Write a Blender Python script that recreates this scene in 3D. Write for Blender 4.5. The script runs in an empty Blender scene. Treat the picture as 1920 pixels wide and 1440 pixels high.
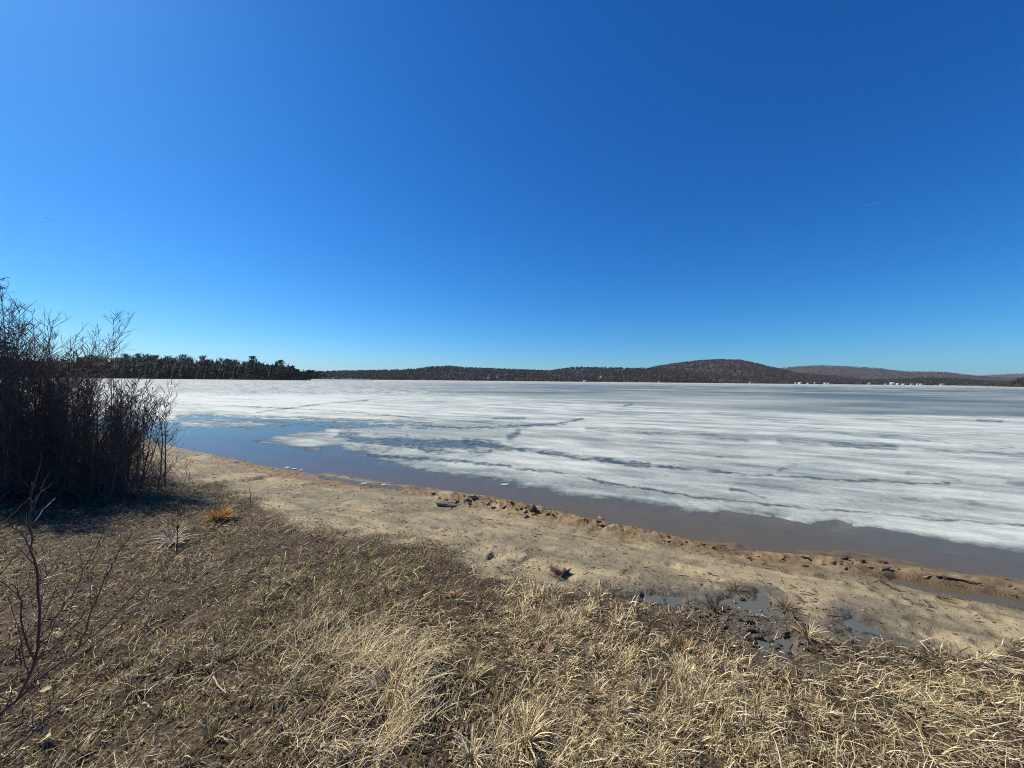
import bpy, math
import numpy as np
from mathutils import Matrix, Vector

# ------------------------------------------------------------------ camera, sky, sun, exposure
scene = bpy.context.scene
COL = scene.collection
FPX = 721.0            # focal length in pixels of the 1920 px wide photograph
CAM_H = 2.25           # camera height over the lake surface
ROLL = 0.0100
YC = 713.4             # row where the true horizon crosses the middle column
PITCH = math.atan((720 - YC) / FPX)
SUN_AZ, SUN_EL = math.radians(-66), math.radians(44)     # from the viewing direction (+Y), left of it

cam_data = bpy.data.cameras.new("camera")
cam = bpy.data.objects.new("camera", cam_data)
COL.objects.link(cam)
CAM_R = Matrix.Rotation(math.pi / 2 - PITCH, 3, 'X') @ Matrix.Rotation(ROLL, 3, 'Z')
cam.matrix_world = Matrix.Translation((0, 0, CAM_H)) @ CAM_R.to_4x4()
cam_data.sensor_width = 36.0
cam_data.lens = 36.0 * FPX / 1920.0
cam_data.clip_start = 0.05
cam_data.clip_end = 60000.0
scene.camera = cam

world = bpy.data.worlds.new("World")
scene.world = world
world.use_nodes = True
wn, wl = world.node_tree.nodes, world.node_tree.links
wn.clear()
sky = wn.new("ShaderNodeTexSky")
sky.sky_type = 'NISHITA'
sky.sun_disc = False
sky.sun_elevation = SUN_EL
sky.sun_rotation = SUN_AZ
sky.altitude = 300.0
sky.air_density = 1.0
sky.dust_density = 0.45
sky.ozone_density = 3.5
hs = wn.new("ShaderNodeHueSaturation")
hs.inputs['Hue'].default_value = 0.5
hs.inputs['Saturation'].default_value = 1.2
hs.inputs['Value'].default_value = 1.0
bg = wn.new("ShaderNodeBackground")
bg.inputs['Strength'].default_value = 0.073
wo = wn.new("ShaderNodeOutputWorld")
wl.new(sky.outputs[0], hs.inputs['Color'])
sep, comb = wn.new("ShaderNodeSeparateColor"), wn.new("ShaderNodeCombineColor")
wl.new(hs.outputs[0], sep.inputs[0])
for ch, (gam, mul) in enumerate(((1.40, 0.222), (1.05, 0.79), (0.92, 1.48))):    # the phone's colour response to a clear sky
    pw, ml = wn.new("ShaderNodeMath"), wn.new("ShaderNodeMath")
    pw.operation, ml.operation = 'POWER', 'MULTIPLY'
    pw.inputs[1].default_value, ml.inputs[1].default_value = gam, mul
    wl.new(sep.outputs[ch], pw.inputs[0]); wl.new(pw.outputs[0], ml.inputs[0]); wl.new(ml.outputs[0], comb.inputs[ch])
wl.new(comb.outputs[0], bg.inputs['Color'])
wl.new(bg.outputs[0], wo.inputs['Surface'])

sun_data = bpy.data.lights.new("sun", 'SUN')
sun_data.energy = 5.0
sun_data.angle = math.radians(0.53)
sun_data.color = (1.0, 0.93, 0.79)
sun = bpy.data.objects.new("sun", sun_data)
COL.objects.link(sun)
SUN_DIR = Vector((math.sin(SUN_AZ) * math.cos(SUN_EL), math.cos(SUN_AZ) * math.cos(SUN_EL), math.sin(SUN_EL)))
sun.rotation_euler = SUN_DIR.to_track_quat('Z', 'Y').to_euler()
sun.location = SUN_DIR * 50

scene.view_settings.view_transform = 'Standard'
scene.view_settings.look = 'None'
scene.view_settings.exposure = 0.45
scene.view_settings.gamma = 1.0
scene.view_settings.use_curve_mapping = False
scene.cycles.max_bounces = 6
scene.cycles.transparent_max_bounces = 12
scene.cycles.volume_bounces = 0
scene.cycles.use_denoising = True
scene.cycles.denoising_prefilter = 'NONE'
scene.cycles.filter_width = 1.0

# ------------------------------------------------------------------ helpers
rng = np.random.default_rng(11)
CR = np.array(CAM_R)


def ray(px, py):
    """world direction of the sight line through a point of the 1920x1440 photograph"""
    d = np.stack([(np.asarray(px, float) - 960), (720 - np.asarray(py, float)), -FPX * np.ones_like(np.asarray(px, float))], -1)
    d = d @ CR.T
    return d / d[..., 1:2]            # scaled so that Y advances by 1


def proj(P):
    """photograph position of world points (n,3)"""
    q = (np.asarray(P, float) - np.array([0, 0, CAM_H])) @ CR
    zz = np.maximum(-q[:, 2], 1e-3)
    return 960 + FPX * q[:, 0] / zz, 720 - FPX * q[:, 1] / zz


def on_plane(px, py, z=0.0):
    d = ray(px, py)
    t = (z - CAM_H) / np.minimum(d[..., 2], -1e-5)
    return np.stack([d[..., 0] * t, d[..., 1] * t, np.full_like(t, z)], -1)


def at_depth(px, py, Y):
    d = ray(px, py)
    Y = np.asarray(Y, float)
    return np.stack([d[..., 0] * Y, d[..., 1] * Y, CAM_H + d[..., 2] * Y], -1)


def y_hor(px):
    return YC + ROLL * (px - 960)


def hash2(ix, iy, seed):
    h = (ix.astype(np.int64) * 374761393 + iy.astype(np.int64) * 668265263 + seed * 974634777) & 0xFFFFFFFF
    h = ((h ^ (h >> 13)) * 1274126177) & 0xFFFFFFFF
    return (h ^ (h >> 16)) & 0xFFFFFFFF


def gnoise(x, y, seed=0):
    ix, iy = np.floor(x), np.floor(y)
    fx, fy = x - ix, y - iy
    ix, iy = ix.astype(np.int64), iy.astype(np.int64)
    u, v = fx * fx * fx * (fx * (fx * 6 - 15) + 10), fy * fy * fy * (fy * (fy * 6 - 15) + 10)

    def g(ox, oy):
        a = hash2(ix + ox, iy + oy, seed) * (2 * math.pi / 4294967296.0)
        return np.cos(a) * (fx - ox) + np.sin(a) * (fy - oy)
    n0 = g(0, 0) * (1 - u) + g(1, 0) * u
    n1 = g(0, 1) * (1 - u) + g(1, 1) * u
    return (n0 * (1 - v) + n1 * v) * 1.5


def fbm(x, y, octaves=4, seed=0, gain=0.5):
    s, a, t = 0.0, 1.0, 0.0
    for o in range(octaves):
        s = s + a * gnoise(x, y, seed + o * 17)
        t += a
        a *= gain
        x, y = x * 2.03 + 11.7, y * 2.03 - 5.3
    return s / t


def sstep(a, b, x):
    t = np.clip((x - a) / (b - a), 0, 1)
    return t * t * (3 - 2 * t)


def seg_dist(x, y, pts, want_side=False):
    """distance to an open polyline (and the side of it: + is left of its direction)"""
    best = np.full(x.shape, 1e18)
    side = np.zeros(x.shape)
    for (ax, ay), (bx, by) in zip(pts[:-1], pts[1:]):
        dx, dy = bx - ax, by - ay
        L2 = dx * dx + dy * dy + 1e-12
        t = np.clip(((x - ax) * dx + (y - ay) * dy) / L2, 0, 1)
        ex, ey = x - (ax + t * dx), y - (ay + t * dy)
        d = ex * ex + ey * ey
        m = d < best
        best = np.where(m, d, best)
        if want_side:
            side = np.where(m, np.sign(dx * ey - dy * ex), side)
    best = np.sqrt(best)
    return (best, side) if want_side else best


def in_poly(x, y, pts):
    c = np.zeros(x.shape, bool)
    n = len(pts)
    for i in range(n):
        (ax, ay), (bx, by) = pts[i], pts[(i + 1) % n]
        if ay == by:
            continue
        m = ((ay > y) != (by > y)) & (x < (bx - ax) * (y - ay) / (by - ay) + ax)
        c ^= m
    return c


def poly_sd(x, y, pts):
    d = seg_dist(x, y, list(pts) + [pts[0]])
    return np.where(in_poly(x, y, pts), d, -d)


def mesh_np(name, V, quads=None, tris=None, smooth=False):
    me = bpy.data.meshes.new(name)
    V = np.ascontiguousarray(V, dtype=np.float32)
    me.vertices.add(len(V))
    me.vertices.foreach_set("co", V.ravel())
    parts, sizes = [], []
    if quads is not None and len(quads):
        parts.append(np.asarray(quads, np.int32).ravel()); sizes.append(np.full(len(quads), 4, np.int32))
    if tris is not None and len(tris):
        parts.append(np.asarray(tris, np.int32).ravel()); sizes.append(np.full(len(tris), 3, np.int32))
    loops, sizes = np.concatenate(parts), np.concatenate(sizes)
    me.loops.add(len(loops))
    me.loops.foreach_set("vertex_index", loops)
    me.polygons.add(len(sizes))
    me.polygons.foreach_set("loop_start", np.concatenate([[0], np.cumsum(sizes)[:-1]]).astype(np.int32))
    if smooth:
        me.polygons.foreach_set("use_smooth", np.ones(len(sizes), bool))
    me.update(calc_edges=True)
    return me


def attr(me, name, arr):
    arr = np.asarray(arr, np.float32)
    if arr.ndim == 1:
        a = me.attributes.new(name, 'FLOAT', 'POINT')
        a.data.foreach_set("value", arr)
    else:
        if arr.shape[1] == 3:
            arr = np.concatenate([arr, np.ones((len(arr), 1), np.float32)], 1)
        a = me.attributes.new(name, 'FLOAT_COLOR', 'POINT')
        a.data.foreach_set("color", np.ascontiguousarray(arr).ravel())


def obj(name, me, material=None, parent=None, loc=None):
    o = bpy.data.objects.new(name, me)
    COL.objects.link(o)
    if material is not None and me is not None and not me.materials:
        me.materials.append(material)
    if parent is not None:
        o.parent = parent
    if loc is not None:
        o.location = loc
    return o


def tag(o, label=None, cat=None, group=None, kind=None):
    if label: o["label"] = label
    if cat: o["category"] = cat
    if group: o["group"] = group
    if kind: o["kind"] = kind
    return o


def thing(name, label, cat, loc=(0, 0, 0), rz=0.0, group=None):
    o = bpy.data.objects.new(name, None)
    o.empty_display_size = 0.1
    COL.objects.link(o)
    o.location = loc
    o.rotation_euler = (0, 0, rz)
    return tag(o, label, cat, group)


class Geo:
    """collects tubes, leaves and lumps into one mesh"""
    def __init__(s):
        s.V, s.Q, s.T, s.C, s.n = [], [], [], [], 0

    def add(s, V, Q=None, T=None, color=None):
        V = np.asarray(V, float)
        if Q is not None and len(Q): s.Q.append(np.asarray(Q) + s.n)
        if T is not None and len(T): s.T.append(np.asarray(T) + s.n)
        s.V.append(V); s.n += len(V)
        if color is not None: s.C.append(np.tile(np.asarray(color, float), (len(V), 1)))

    def tube(s, pts, rad, sides=5, color=None, cap=True):
        pts = np.asarray(pts, float); rad = np.broadcast_to(np.asarray(rad, float), (len(pts),))
        tan = np.gradient(pts, axis=0)
        tan /= np.linalg.norm(tan, axis=1, keepdims=True) + 1e-9
        ref = np.array([0.31, 0.17, 0.93]) if abs(tan[0, 2]) < 0.9 else np.array([0.93, 0.3, 0.1])
        u = np.cross(tan, ref); u /= np.linalg.norm(u, axis=1, keepdims=True) + 1e-9
        v = np.cross(tan, u)
        a = np.arange(sides) * 2 * math.pi / sides
        ring = pts[:, None] + rad[:, None, None] * (np.cos(a)[None, :, None] * u[:, None] + np.sin(a)[None, :, None] * v[:, None])
        k = len(pts)
        i = np.arange(k - 1)[:, None] * sides; j = np.arange(sides)[None]; j2 = (j + 1) % sides
        q = np.stack([i + j, i + j2, i + sides + j2, i + sides + j], -1).reshape(-1, 4)
        V = ring.reshape(-1, 3); t = None
        if cap:
            V = np.concatenate([V, pts[-1:] + tan[-1:] * rad[-1], pts[:1]])
            e = (k - 1) * sides; jj = np.arange(sides); jj2 = (jj + 1) % sides
            t = np.concatenate([np.stack([e + jj, e + jj2, np.full(sides, k * sides)], -1), np.stack([jj2, jj, np.full(sides, k * sides + 1)], -1)])
        s.add(V, q, t, color)

    def mesh(s, name, smooth=False):
        V = np.concatenate(s.V)
        me = mesh_np(name, V, np.concatenate(s.Q) if s.Q else None, np.concatenate(s.T) if s.T else None, smooth)
        if s.C: attr(me, "tint", np.concatenate(s.C))
        return me


# ------------------------------------------------------------------ materials
def mat(name):
    m = bpy.data.materials.new(name)
    m.use_nodes = True
    nt = m.node_tree
    nt.nodes.clear()
    out = nt.nodes.new("ShaderNodeOutputMaterial")

    def N(t, **kw):
        n = nt.nodes.new("ShaderNode" + t)
        for k, v in kw.items():
            if k.startswith('_'): setattr(n, k[1:], v)
            else: n.inputs[k.replace('0_', '')].default_value = v
        return n

    def L(a, b): nt.links.new(a, b)
    return m, N, L, out


def noise_node(N, L, coord, scale, detail=4, rough=0.55, dist=0.0):
    n = N("TexNoise", Scale=scale, Detail=detail, Roughness=rough, Distortion=dist)
    L(coord, n.inputs['Vector'])
    return n.outputs['Fac']


def ramp(N, L, fac, stops):
    r = N("ValToRGB")
    el = r.color_ramp.elements
    while len(el) < len(stops): el.new(0.5)
    for e, (p, c) in zip(el, stops):
        e.position = p
        e.color = (*c, 1) if len(c) == 3 else c
    L(fac, r.inputs['Fac'])
    return r.outputs['Color']


def mix(N, L, fac, a, b, typ='MIX'):
    m = N("Mix", _data_type='RGBA', _blend_type=typ)
    for s, v in ((0, fac), (6, a), (7, b)):
        if hasattr(v, 'is_linked'): L(v, m.inputs[s])
        else: m.inputs[s].default_value = v if s == 0 else (*v, 1)
    return m.outputs[2]


def math_(N, L, op, a, b=0.0, clamp=False):
    m = N("Math", _operation=op, _use_clamp=clamp)
    for s, v in ((0, a), (1, b)):
        if hasattr(v, 'is_linked'): L(v, m.inputs[s])
        else: m.inputs[s].default_value = v
    return m.outputs[0]


def plain(name, color, rough=0.8, var=0.25, scale=8.0, spec=0.2):
    """a matt material whose colour wanders a little"""
    m, N, L, out = mat(name)
    tc = N("TexCoord")
    f = noise_node(N, L, tc.outputs['Object'], scale)
    lo = tuple(c * (1 - var) for c in color); hi = tuple(min(1, c * (1 + var)) for c in color)
    c = ramp(N, L, f, [(0.3, lo), (0.7, hi)])
    p = N("BsdfPrincipled", Roughness=rough)
    p.inputs['Specular IOR Level'].default_value = spec
    L(c, p.inputs['Base Color']); L(p.outputs[0], out.inputs['Surface'])
    return m


def tinted(name, translucent=0.3, rough=0.7, spec=0.25):
    """colour from the mesh's tint attribute; thin leaves let some light through"""
    m, N, L, out = mat(name)
    a = N("Attribute", _attribute_name="tint")
    p = N("BsdfPrincipled", Roughness=rough)
    p.inputs['Specular IOR Level'].default_value = spec
    L(a.outputs['Color'], p.inputs['Base Color'])
    if translucent > 0:
        t = N("BsdfTranslucent"); L(a.outputs['Color'], t.inputs['Color'])
        x = N("MixShader"); x.inputs[0].default_value = translucent
        L(p.outputs[0], x.inputs[1]); L(t.outputs[0], x.inputs[2]); L(x.outputs[0], out.inputs['Surface'])
    else:
        L(p.outputs[0], out.inputs['Surface'])
    return m


# sand and soil of the shore
def ground_material():
    m, N, L, out = mat("shore_ground")
    geo = N("NewGeometry"); co = geo.outputs['Position']
    at = {k: N("Attribute", _attribute_name=k).outputs['Fac'] for k in ("soil", "wet", "mud", "rust", "alder_shade")}
    big = noise_node(N, L, co, 0.9, 5, 0.6, 0.6)
    mp = N("Mapping", _vector_type='TEXTURE'); mp.inputs['Rotation'].default_value = (0, 0, math.radians(-24)); mp.inputs['Scale'].default_value = (1.9, 0.5, 1)
    L(co, mp.inputs['Vector'])
    streak = noise_node(N, L, mp.outputs[0], 1.6, 6, 0.62, 0.8)
    mid = noise_node(N, L, co, 6.0, 5, 0.6)
    fine = noise_node(N, L, co, 45.0, 4, 0.65)
    grain = noise_node(N, L, co, 260.0, 2, 0.6)
    sand = ramp(N, L, streak, [(0.30, (0.125, 0.10, 0.060)), (0.42, (0.22, 0.178, 0.105)), (0.54, (0.35, 0.285, 0.165)), (0.70, (0.44, 0.355, 0.205))])
    grey = ramp(N, L, mid, [(0.35, (0.15, 0.13, 0.088)), (0.7, (0.27, 0.235, 0.152))])
    sand = mix(N, L, ramp(N, L, big, [(0.42, (0, 0, 0)), (0.62, (1, 1, 1))]), sand, grey)
    speck = ramp(N, L, fine, [(0.27, (0.35, 0.33, 0.3)), (0.38, (1, 1, 1))])
    sand = mix(N, L, 0.75, sand, speck, 'MULTIPLY')
    gr = ramp(N, L, grain, [(0.3, (0.72, 0.72, 0.72)), (0.7, (1.16, 1.16, 1.16))])
    sand = mix(N, L, 1.0, sand, gr, 'MULTIPLY')
    rustc = ramp(N, L, mid, [(0.35, (0.12, 0.074, 0.036)), (0.65, (0.25, 0.165, 0.082))])
    sand = mix(N, L, at['rust'], sand, rustc)
    soil = ramp(N, L, fine, [(0.3, (0.018, 0.012, 0.007)), (0.50, (0.052, 0.035, 0.019)), (0.68, (0.15, 0.105, 0.058))])
    soil = mix(N, L, at['alder_shade'], soil, (0.022, 0.015, 0.009))  # alder shade painted into the soil colour, black-brown
    c = mix(N, L, at['soil'], sand, soil)
    mudc = ramp(N, L, mid, [(0.35, (0.05, 0.045, 0.036)), (0.60, (0.15, 0.145, 0.12))])
    c = mix(N, L, at['mud'], c, mudc)
    wetc = mix(N, L, 1.0, c, (0.60, 0.55, 0.47), 'MULTIPLY')
    c = mix(N, L, at['wet'], c, wetc)
    p = N("BsdfPrincipled")
    L(c, p.inputs['Base Color'])
    w2 = math_(N, L, 'MAXIMUM', at['wet'], at['mud'])
    rough = math_(N, L, 'SUBTRACT', 0.93, math_(N, L, 'MULTIPLY', w2, 0.48))
    L(rough, p.inputs['Roughness'])
    p.inputs['Specular IOR Level'].default_value = 0.3
    hsum = math_(N, L, 'ADD', math_(N, L, 'MULTIPLY', mid, 0.75), math_(N, L, 'ADD', math_(N, L, 'MULTIPLY', fine, 0.55), math_(N, L, 'MULTIPLY', grain, 0.10)))
    hsum = math_(N, L, 'ADD', hsum, math_(N, L, 'MULTIPLY', streak, 0.9))
    b = N("Bump", Strength=0.75, Distance=0.035)
    L(hsum, b.inputs['Height']); L(b.outputs[0], p.inputs['Normal'])
    L(p.outputs[0], out.inputs['Surface'])
    return m


def water_material(name, tint=(0.80, 0.78, 0.74), murk=None, murk_amount=0.0, wave=0.35):
    m, N, L, out = mat(name)
    geo = N("NewGeometry")
    n = noise_node(N, L, geo.outputs['Position'], 5.0, 3, 0.5)
    b = N("Bump", Strength=wave, Distance=0.006); L(n, b.inputs['Height'])
    fr = N("Fresnel", IOR=1.33); L(b.outputs[0], fr.inputs['Normal'])
    gl = N("BsdfGlossy", Roughness=0.03); L(b.outputs[0], gl.inputs['Normal'])
    tr = N("BsdfTransparent"); tr.inputs['Color'].default_value = (*tint, 1)
    body = tr.outputs[0]
    if murk:
        d = N("BsdfDiffuse"); d.inputs['Color'].default_value = (*murk, 1)
        k = N("MixShader"); k.inputs[0].default_value = murk_amount
        L(body, k.inputs[1]); L(d.outputs[0], k.inputs[2]); body = k.outputs[0]
    x = N("MixShader")
    L(fr.outputs[0], x.inputs[0]); L(body, x.inputs[1]); L(gl.outputs[0], x.inputs[2]); L(x.outputs[0], out.inputs['Surface'])
    return m


def ice_material():
    m, N, L, out = mat("lake_ice")
    geo = N("NewGeometry"); co = geo.outputs['Position']
    melt = N("Attribute", _attribute_name="melt").outputs['Fac']
    mp = N("Mapping", _vector_type='TEXTURE'); mp.inputs['Rotation'].default_value = (0, 0, math.radians(-21)); mp.inputs['Scale'].default_value = (2.6, 0.8, 1)
    L(co, mp.inputs['Vector'])
    n1 = noise_node(N, L, mp.outputs[0], 1.3, 7, 0.62, 0.5)
    n2 = noise_node(N, L, co, 9.0, 5, 0.65, 0.3)
    n3 = noise_node(N, L, co, 70.0, 2, 0.6)
    mp2 = N("Mapping", _vector_type='TEXTURE'); mp2.inputs['Rotation'].default_value = (0, 0, math.radians(-19)); mp2.inputs['Scale'].default_value = (0.42, 0.075, 1)
    L(co, mp2.inputs['Vector'])
    n4 = noise_node(N, L, mp2.outputs[0], 1.0, 6, 0.7, 0.6)
    f = math_(N, L, 'ADD', melt, math_(N, L, 'MULTIPLY', math_(N, L, 'SUBTRACT', n1, 0.5), 0.55))
    f = math_(N, L, 'ADD', f, math_(N, L, 'MULTIPLY', math_(N, L, 'SUBTRACT', n4, 0.5), 0.50))
    f = math_(N, L, 'ADD', f, math_(N, L, 'MULTIPLY', math_(N, L, 'SUBTRACT', n2, 0.5), 0.46), True)
    c = ramp(N, L, f, [(0.0, (0.53, 0.548, 0.51)), (0.20, (0.40, 0.425, 0.388)), (0.44, (0.25, 0.275, 0.25)), (0.70, (0.125, 0.145, 0.132)), (1.0, (0.05, 0.058, 0.055))])
    g = ramp(N, L, n3, [(0.3, (0.88, 0.88, 0.88)), (0.7, (1.05, 1.05, 1.05))])
    c = mix(N, L, 1.0, c, g, 'MULTIPLY')
    p = N("BsdfPrincipled")
    L(c, p.inputs['Base Color'])
    L(math_(N, L, 'SUBTRACT', 0.72, math_(N, L, 'MULTIPLY', f, 0.42)), p.inputs['Roughness'])
    p.inputs['Specular IOR Level'].default_value = 0.12
    h = math_(N, L, 'ADD', math_(N, L, 'MULTIPLY', n2, 0.8), math_(N, L, 'MULTIPLY', n3, 0.25))
    b = N("Bump", Strength=0.22, Distance=0.02)
    L(h, b.inputs['Height']); L(b.outputs[0], p.inputs['Normal'])
    L(p.outputs[0], out.inputs['Surface'])
    return m


M_GROUND = ground_material()
M_WATER = water_material("lake_water", (0.88, 0.82, 0.68), (0.165, 0.142, 0.085), 0.5)
M_PUDDLE = water_material("puddle_water", (0.7, 0.7, 0.68), (0.125, 0.128, 0.108), 0.8, 0.9)
M_ICE = ice_material()
M_GRASS = tinted("dead_grass", 0.12, 0.75, 0.12)
M_LEAF = tinted("dead_leaf", 0.15, 0.85, 0.05)
M_FOREST = tinted("far_forest", 0.0, 0.9, 0.1)
M_NEEDLE = plain("conifer_needles", (0.022, 0.034, 0.018), 0.7, 0.5, 0.6)
M_NEEDLE2 = plain("pine_needles", (0.028, 0.042, 0.021), 0.7, 0.45, 0.6)
M_TRUNK = plain("bark", (0.10, 0.085, 0.072), 0.9, 0.35, 3.0)
M_TWIG = plain("bare_twigs", (0.085, 0.075, 0.066), 0.85, 0.3, 0.5)
M_ALDER = plain("alder_bark", (0.105, 0.078, 0.062), 0.75, 0.4, 14.0, 0.3)
M_ALDER2 = plain("alder_twigs", (0.115, 0.080, 0.066), 0.7, 0.4, 10.0, 0.3)
M_CATKIN = plain("catkin", (0.060, 0.040, 0.030), 0.85, 0.3, 40.0)
M_SAPLING = plain("sapling_bark", (0.105, 0.055, 0.048), 0.55, 0.4, 22.0, 0.4)
M_CLOD = plain("clod_sand", (0.22, 0.155, 0.085), 0.95, 0.45, 18.0, 0.1)
M_WOOD = plain("weathered_wood", (0.16, 0.125, 0.09), 0.85, 0.4, 30.0)
M_PALEWOOD = plain("pale_wood", (0.40, 0.34, 0.25), 0.85, 0.3, 30.0)
M_HILL = plain("hill_floor", (0.066, 0.052, 0.045), 0.95, 0.3, 0.02, 0.1)

# ------------------------------------------------------------------ shape of the shore
SHORE_PX = [(-200, 800), (0, 806), (100, 811), (200, 817), (270, 822), (330, 838), (420, 856), (500, 874), (560, 884), (600, 890),
            (618, 886), (700, 900), (760, 908), (850, 921), (950, 940), (1050, 962), (1150, 985), (1250, 1005), (1330, 1018),
            (1385, 1020), (1402, 1032), (1440, 1040), (1500, 1043), (1600, 1050), (1700, 1062), (1800, 1077), (1920, 1091)]
SH = [tuple(p[:2]) for p in on_plane(*np.array(SHORE_PX, float).T)]
SH = [(-900.0, 360.0), (-500.0, 240.0), (-250.0, 110.0), (-90.0, 42.0), (-40.0, 22.0)] + SH
ex, ey = SH[-1][0] - SH[-4][0], SH[-1][1] - SH[-4][1]
el = math.hypot(ex, ey)
SH += [(SH[-1][0] + ex / el * k, SH[-1][1] + ey / el * k) for k in (3, 30, 400)] + [(5000.0, -2500.0)]
LAND = SH + [(5000.0, -7000.0), (-7000.0, -7000.0), (-7000.0, 360.0)]


def base_height(x, y):
    d = seg_dist(x, y, SH)
    d = np.where(in_poly(x, y, LAND), d, -d)
    z = np.where(d < 0, np.maximum(0.075 * d, -1.6), 0.0)
    up = 0.035 * sstep(0, 0.12, d) + 0.055 * np.clip(d - 0.05, 0, 2.2) + 0.098 * np.clip(d - 2.25, 0, 4.2) + 0.012 * np.clip(d - 6.4, 0, 400)
    z = np.where(d >= 0, up, z)
    n = fbm(x * 0.55, y * 0.55, 4, 3) * 0.085 * sstep(0.1, 2.0, d)
    return z + n, d


def world_pts(px_pts):
    """photograph points laid on the plain slope"""
    out = []
    for px, py in px_pts:
        t = np.geomspace(1.0, 60.0, 1500)
        P = ray(px, py) * t[:, None] + np.array([0, 0, CAM_H])
        z, _ = base_height(P[:, 0], P[:, 1])
        k = np.argmax(P[:, 2] < z)
        out.append((P[k, 0], P[k, 1]))
    return out


STEPS = [([(868, 1040), (893, 1048), (912, 1050), (926, 1043), (948, 1038)], 0.055),
         ([(922, 1049), (955, 1056), (975, 1053), (992, 1045), (1015, 1040)], 0.045),
         ([(440, 905), (470, 901), (490, 897), (508, 893)], 0.09),
         ([(1030, 996), (1060, 1000), (1075, 998), (1082, 990)], 0.035),
         ([(560, 912), (590, 908), (620, 907)], 0.05),
         ([(1180, 1080), (1182, 1070), (1190, 1062)], 0.02),
         ([(1640, 1094), (1664, 1104), (1685, 1111)], 0.03),
         ([(1815, 1116), (1860, 1124), (1890, 1129), (1915, 1134)], 0.05),
         ([(1560, 1046), (1580, 1049), (1600, 1048)], 0.035), ([(1620, 1052), (1650, 1056), (1672, 1057)], 0.03),
         ([(1745, 1085), (1790, 1090), (1850, 1097), (1910, 1103)], 0.045),
         ([(1600, 1062), (1625, 1066), (1650, 1066)], 0.025), ([(1500, 1053), (1540, 1060), (1580, 1070), (1625, 1083)], 0.03),
         ([(860, 948), (880, 941), (905, 938)], 0.05), ([(950, 951), (985, 958), (1005, 962)], 0.05),
         ([(330, 912), (380, 915), (420, 912)], 0.05), ([(540, 984), (570, 981), (610, 983)], 0.05),
         ([(760, 960), (800, 957), (840, 955)], 0.03), ([(1290, 1025), (1340, 1030), (1370, 1029)], 0.02),
         ([(700, 930), (740, 927), (770, 929)], 0.025), ([(1760, 1190), (1800, 1197), (1830, 1206)], 0.02)]
STEPS = [(world_pts(p), h) for p, h in STEPS]
CHANNEL_R = world_pts([(1700, 1086), (1740, 1093), (1800, 1104), (1860, 1113), (1960, 1130), (2100, 1150)])
CHANNEL_L = world_pts([(612, 892), (650, 898), (700, 906), (745, 911)])
RIDGE_R = world_pts([(1440, 1045), (1560, 1055), (1700, 1073), (1800, 1089), (1930, 1107)])
CHURN = world_pts([(830, 934), (880, 940), (940, 948), (1000, 960), (1060, 972), (1130, 986), (1220, 1005)])
STRAND = world_pts([(420, 862), (600, 900), (760, 915), (950, 948), (1150, 993), (1300, 1020), (1400, 1042), (1600, 1062), (1750, 1082), (1930, 1105)])
PRINTS = [(1705, 1146, .12), (1782, 1124, .10), (1738, 1187, .11), (1722, 1208, .10), (1692, 1133, .09), (1765, 1191, .10), (1793, 1218, .13),
          (1850, 1212, .10), (1652, 1110, .09), (1676, 1122, .10), (1600, 1098, .08), (1545, 1082, .08), (1868, 1160, .10), (1880, 1195, .09),
          (1840, 1142, .08), (1800, 1165, .09), (1715, 1165, .08), (1480, 1075, .08), (1430, 1100, .09), (1180, 1075, .09), (1260, 1060, .08),
          (560, 930, .12), (640, 945, .11), (720, 965, .1), (820, 990, .1), (905, 1005, .1), (600, 960, .1), (470, 925, .12), (380, 880, .14)]
PRINTS = [(*world_pts([(a, b)])[0], r) for a, b, r in PRINTS]
HAY_EDGE = world_pts([(745, 1440), (762, 1370), (764, 1310), (752, 1250), (735, 1210)])[::-1]
HAY_C = world_pts([(690, 1290)])[0]
HOLE = world_pts([(1056, 1079)])[0]
PUDDLES_PX = [([(1195, 1118), (1215, 1112), (1260, 1116), (1290, 1124), (1310, 1136), (1280, 1140), (1240, 1133), (1205, 1126)], "shallow grey puddle among stems, nearest the middle of the beach"),
              ([(1335, 1128), (1390, 1118), (1430, 1112), (1450, 1122), (1445, 1140), (1470, 1158), (1430, 1166), (1392, 1152), (1350, 1140)], "grey silty puddle between the dark wet mud and a low brown clump"),
              ([(1578, 1166), (1600, 1154), (1630, 1166), (1652, 1182), (1660, 1198), (1630, 1202), (1590, 1196)], "smooth blue-grey puddle lying alone on pale sand"),
              ([(1415, 1196), (1450, 1188), (1490, 1206), (1470, 1232), (1435, 1228)], "dark reddish puddle at the edge of the straw")]
PUDDLES = []
for pts, lab in PUDDLES_PX:
    w = world_pts(pts)
    mx_, my_ = np.mean([p[0] for p in w]), np.mean([p[1] for p in w])
    w = [(mx_ + (p[0] - mx_) * .82, my_ + (p[1] - my_) * .82) for p in w]
    cx, cy = np.mean([p[0] for p in w]), np.mean([p[1] for p in w])
    zc = min(float(base_height(np.array([p[0]]), np.array([p[1]]))[0][0]) for p in w)
    PUDDLES.append((w, (cx, cy), zc + 0.005, lab))

GRASS_PX = [(-2500, 960), (-300, 925), (0, 908), (150, 880), (290, 872), (340, 898), (420, 914), (470, 938), (545, 985), (620, 998), (700, 1005), (780, 1020), (840, 1032),
            (880, 1062), (930, 1075), (1010, 1098), (1100, 1100), (1180, 1114), (1240, 1140), (1300, 1150), (1400, 1168), (1500, 1192), (1600, 1206), (1720, 1224),
            (1800, 1238), (1870, 1218), (1960, 1188), (2600, 1150), (4500, 1300), (4500, 6000), (-4000, 6000)]


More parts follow.
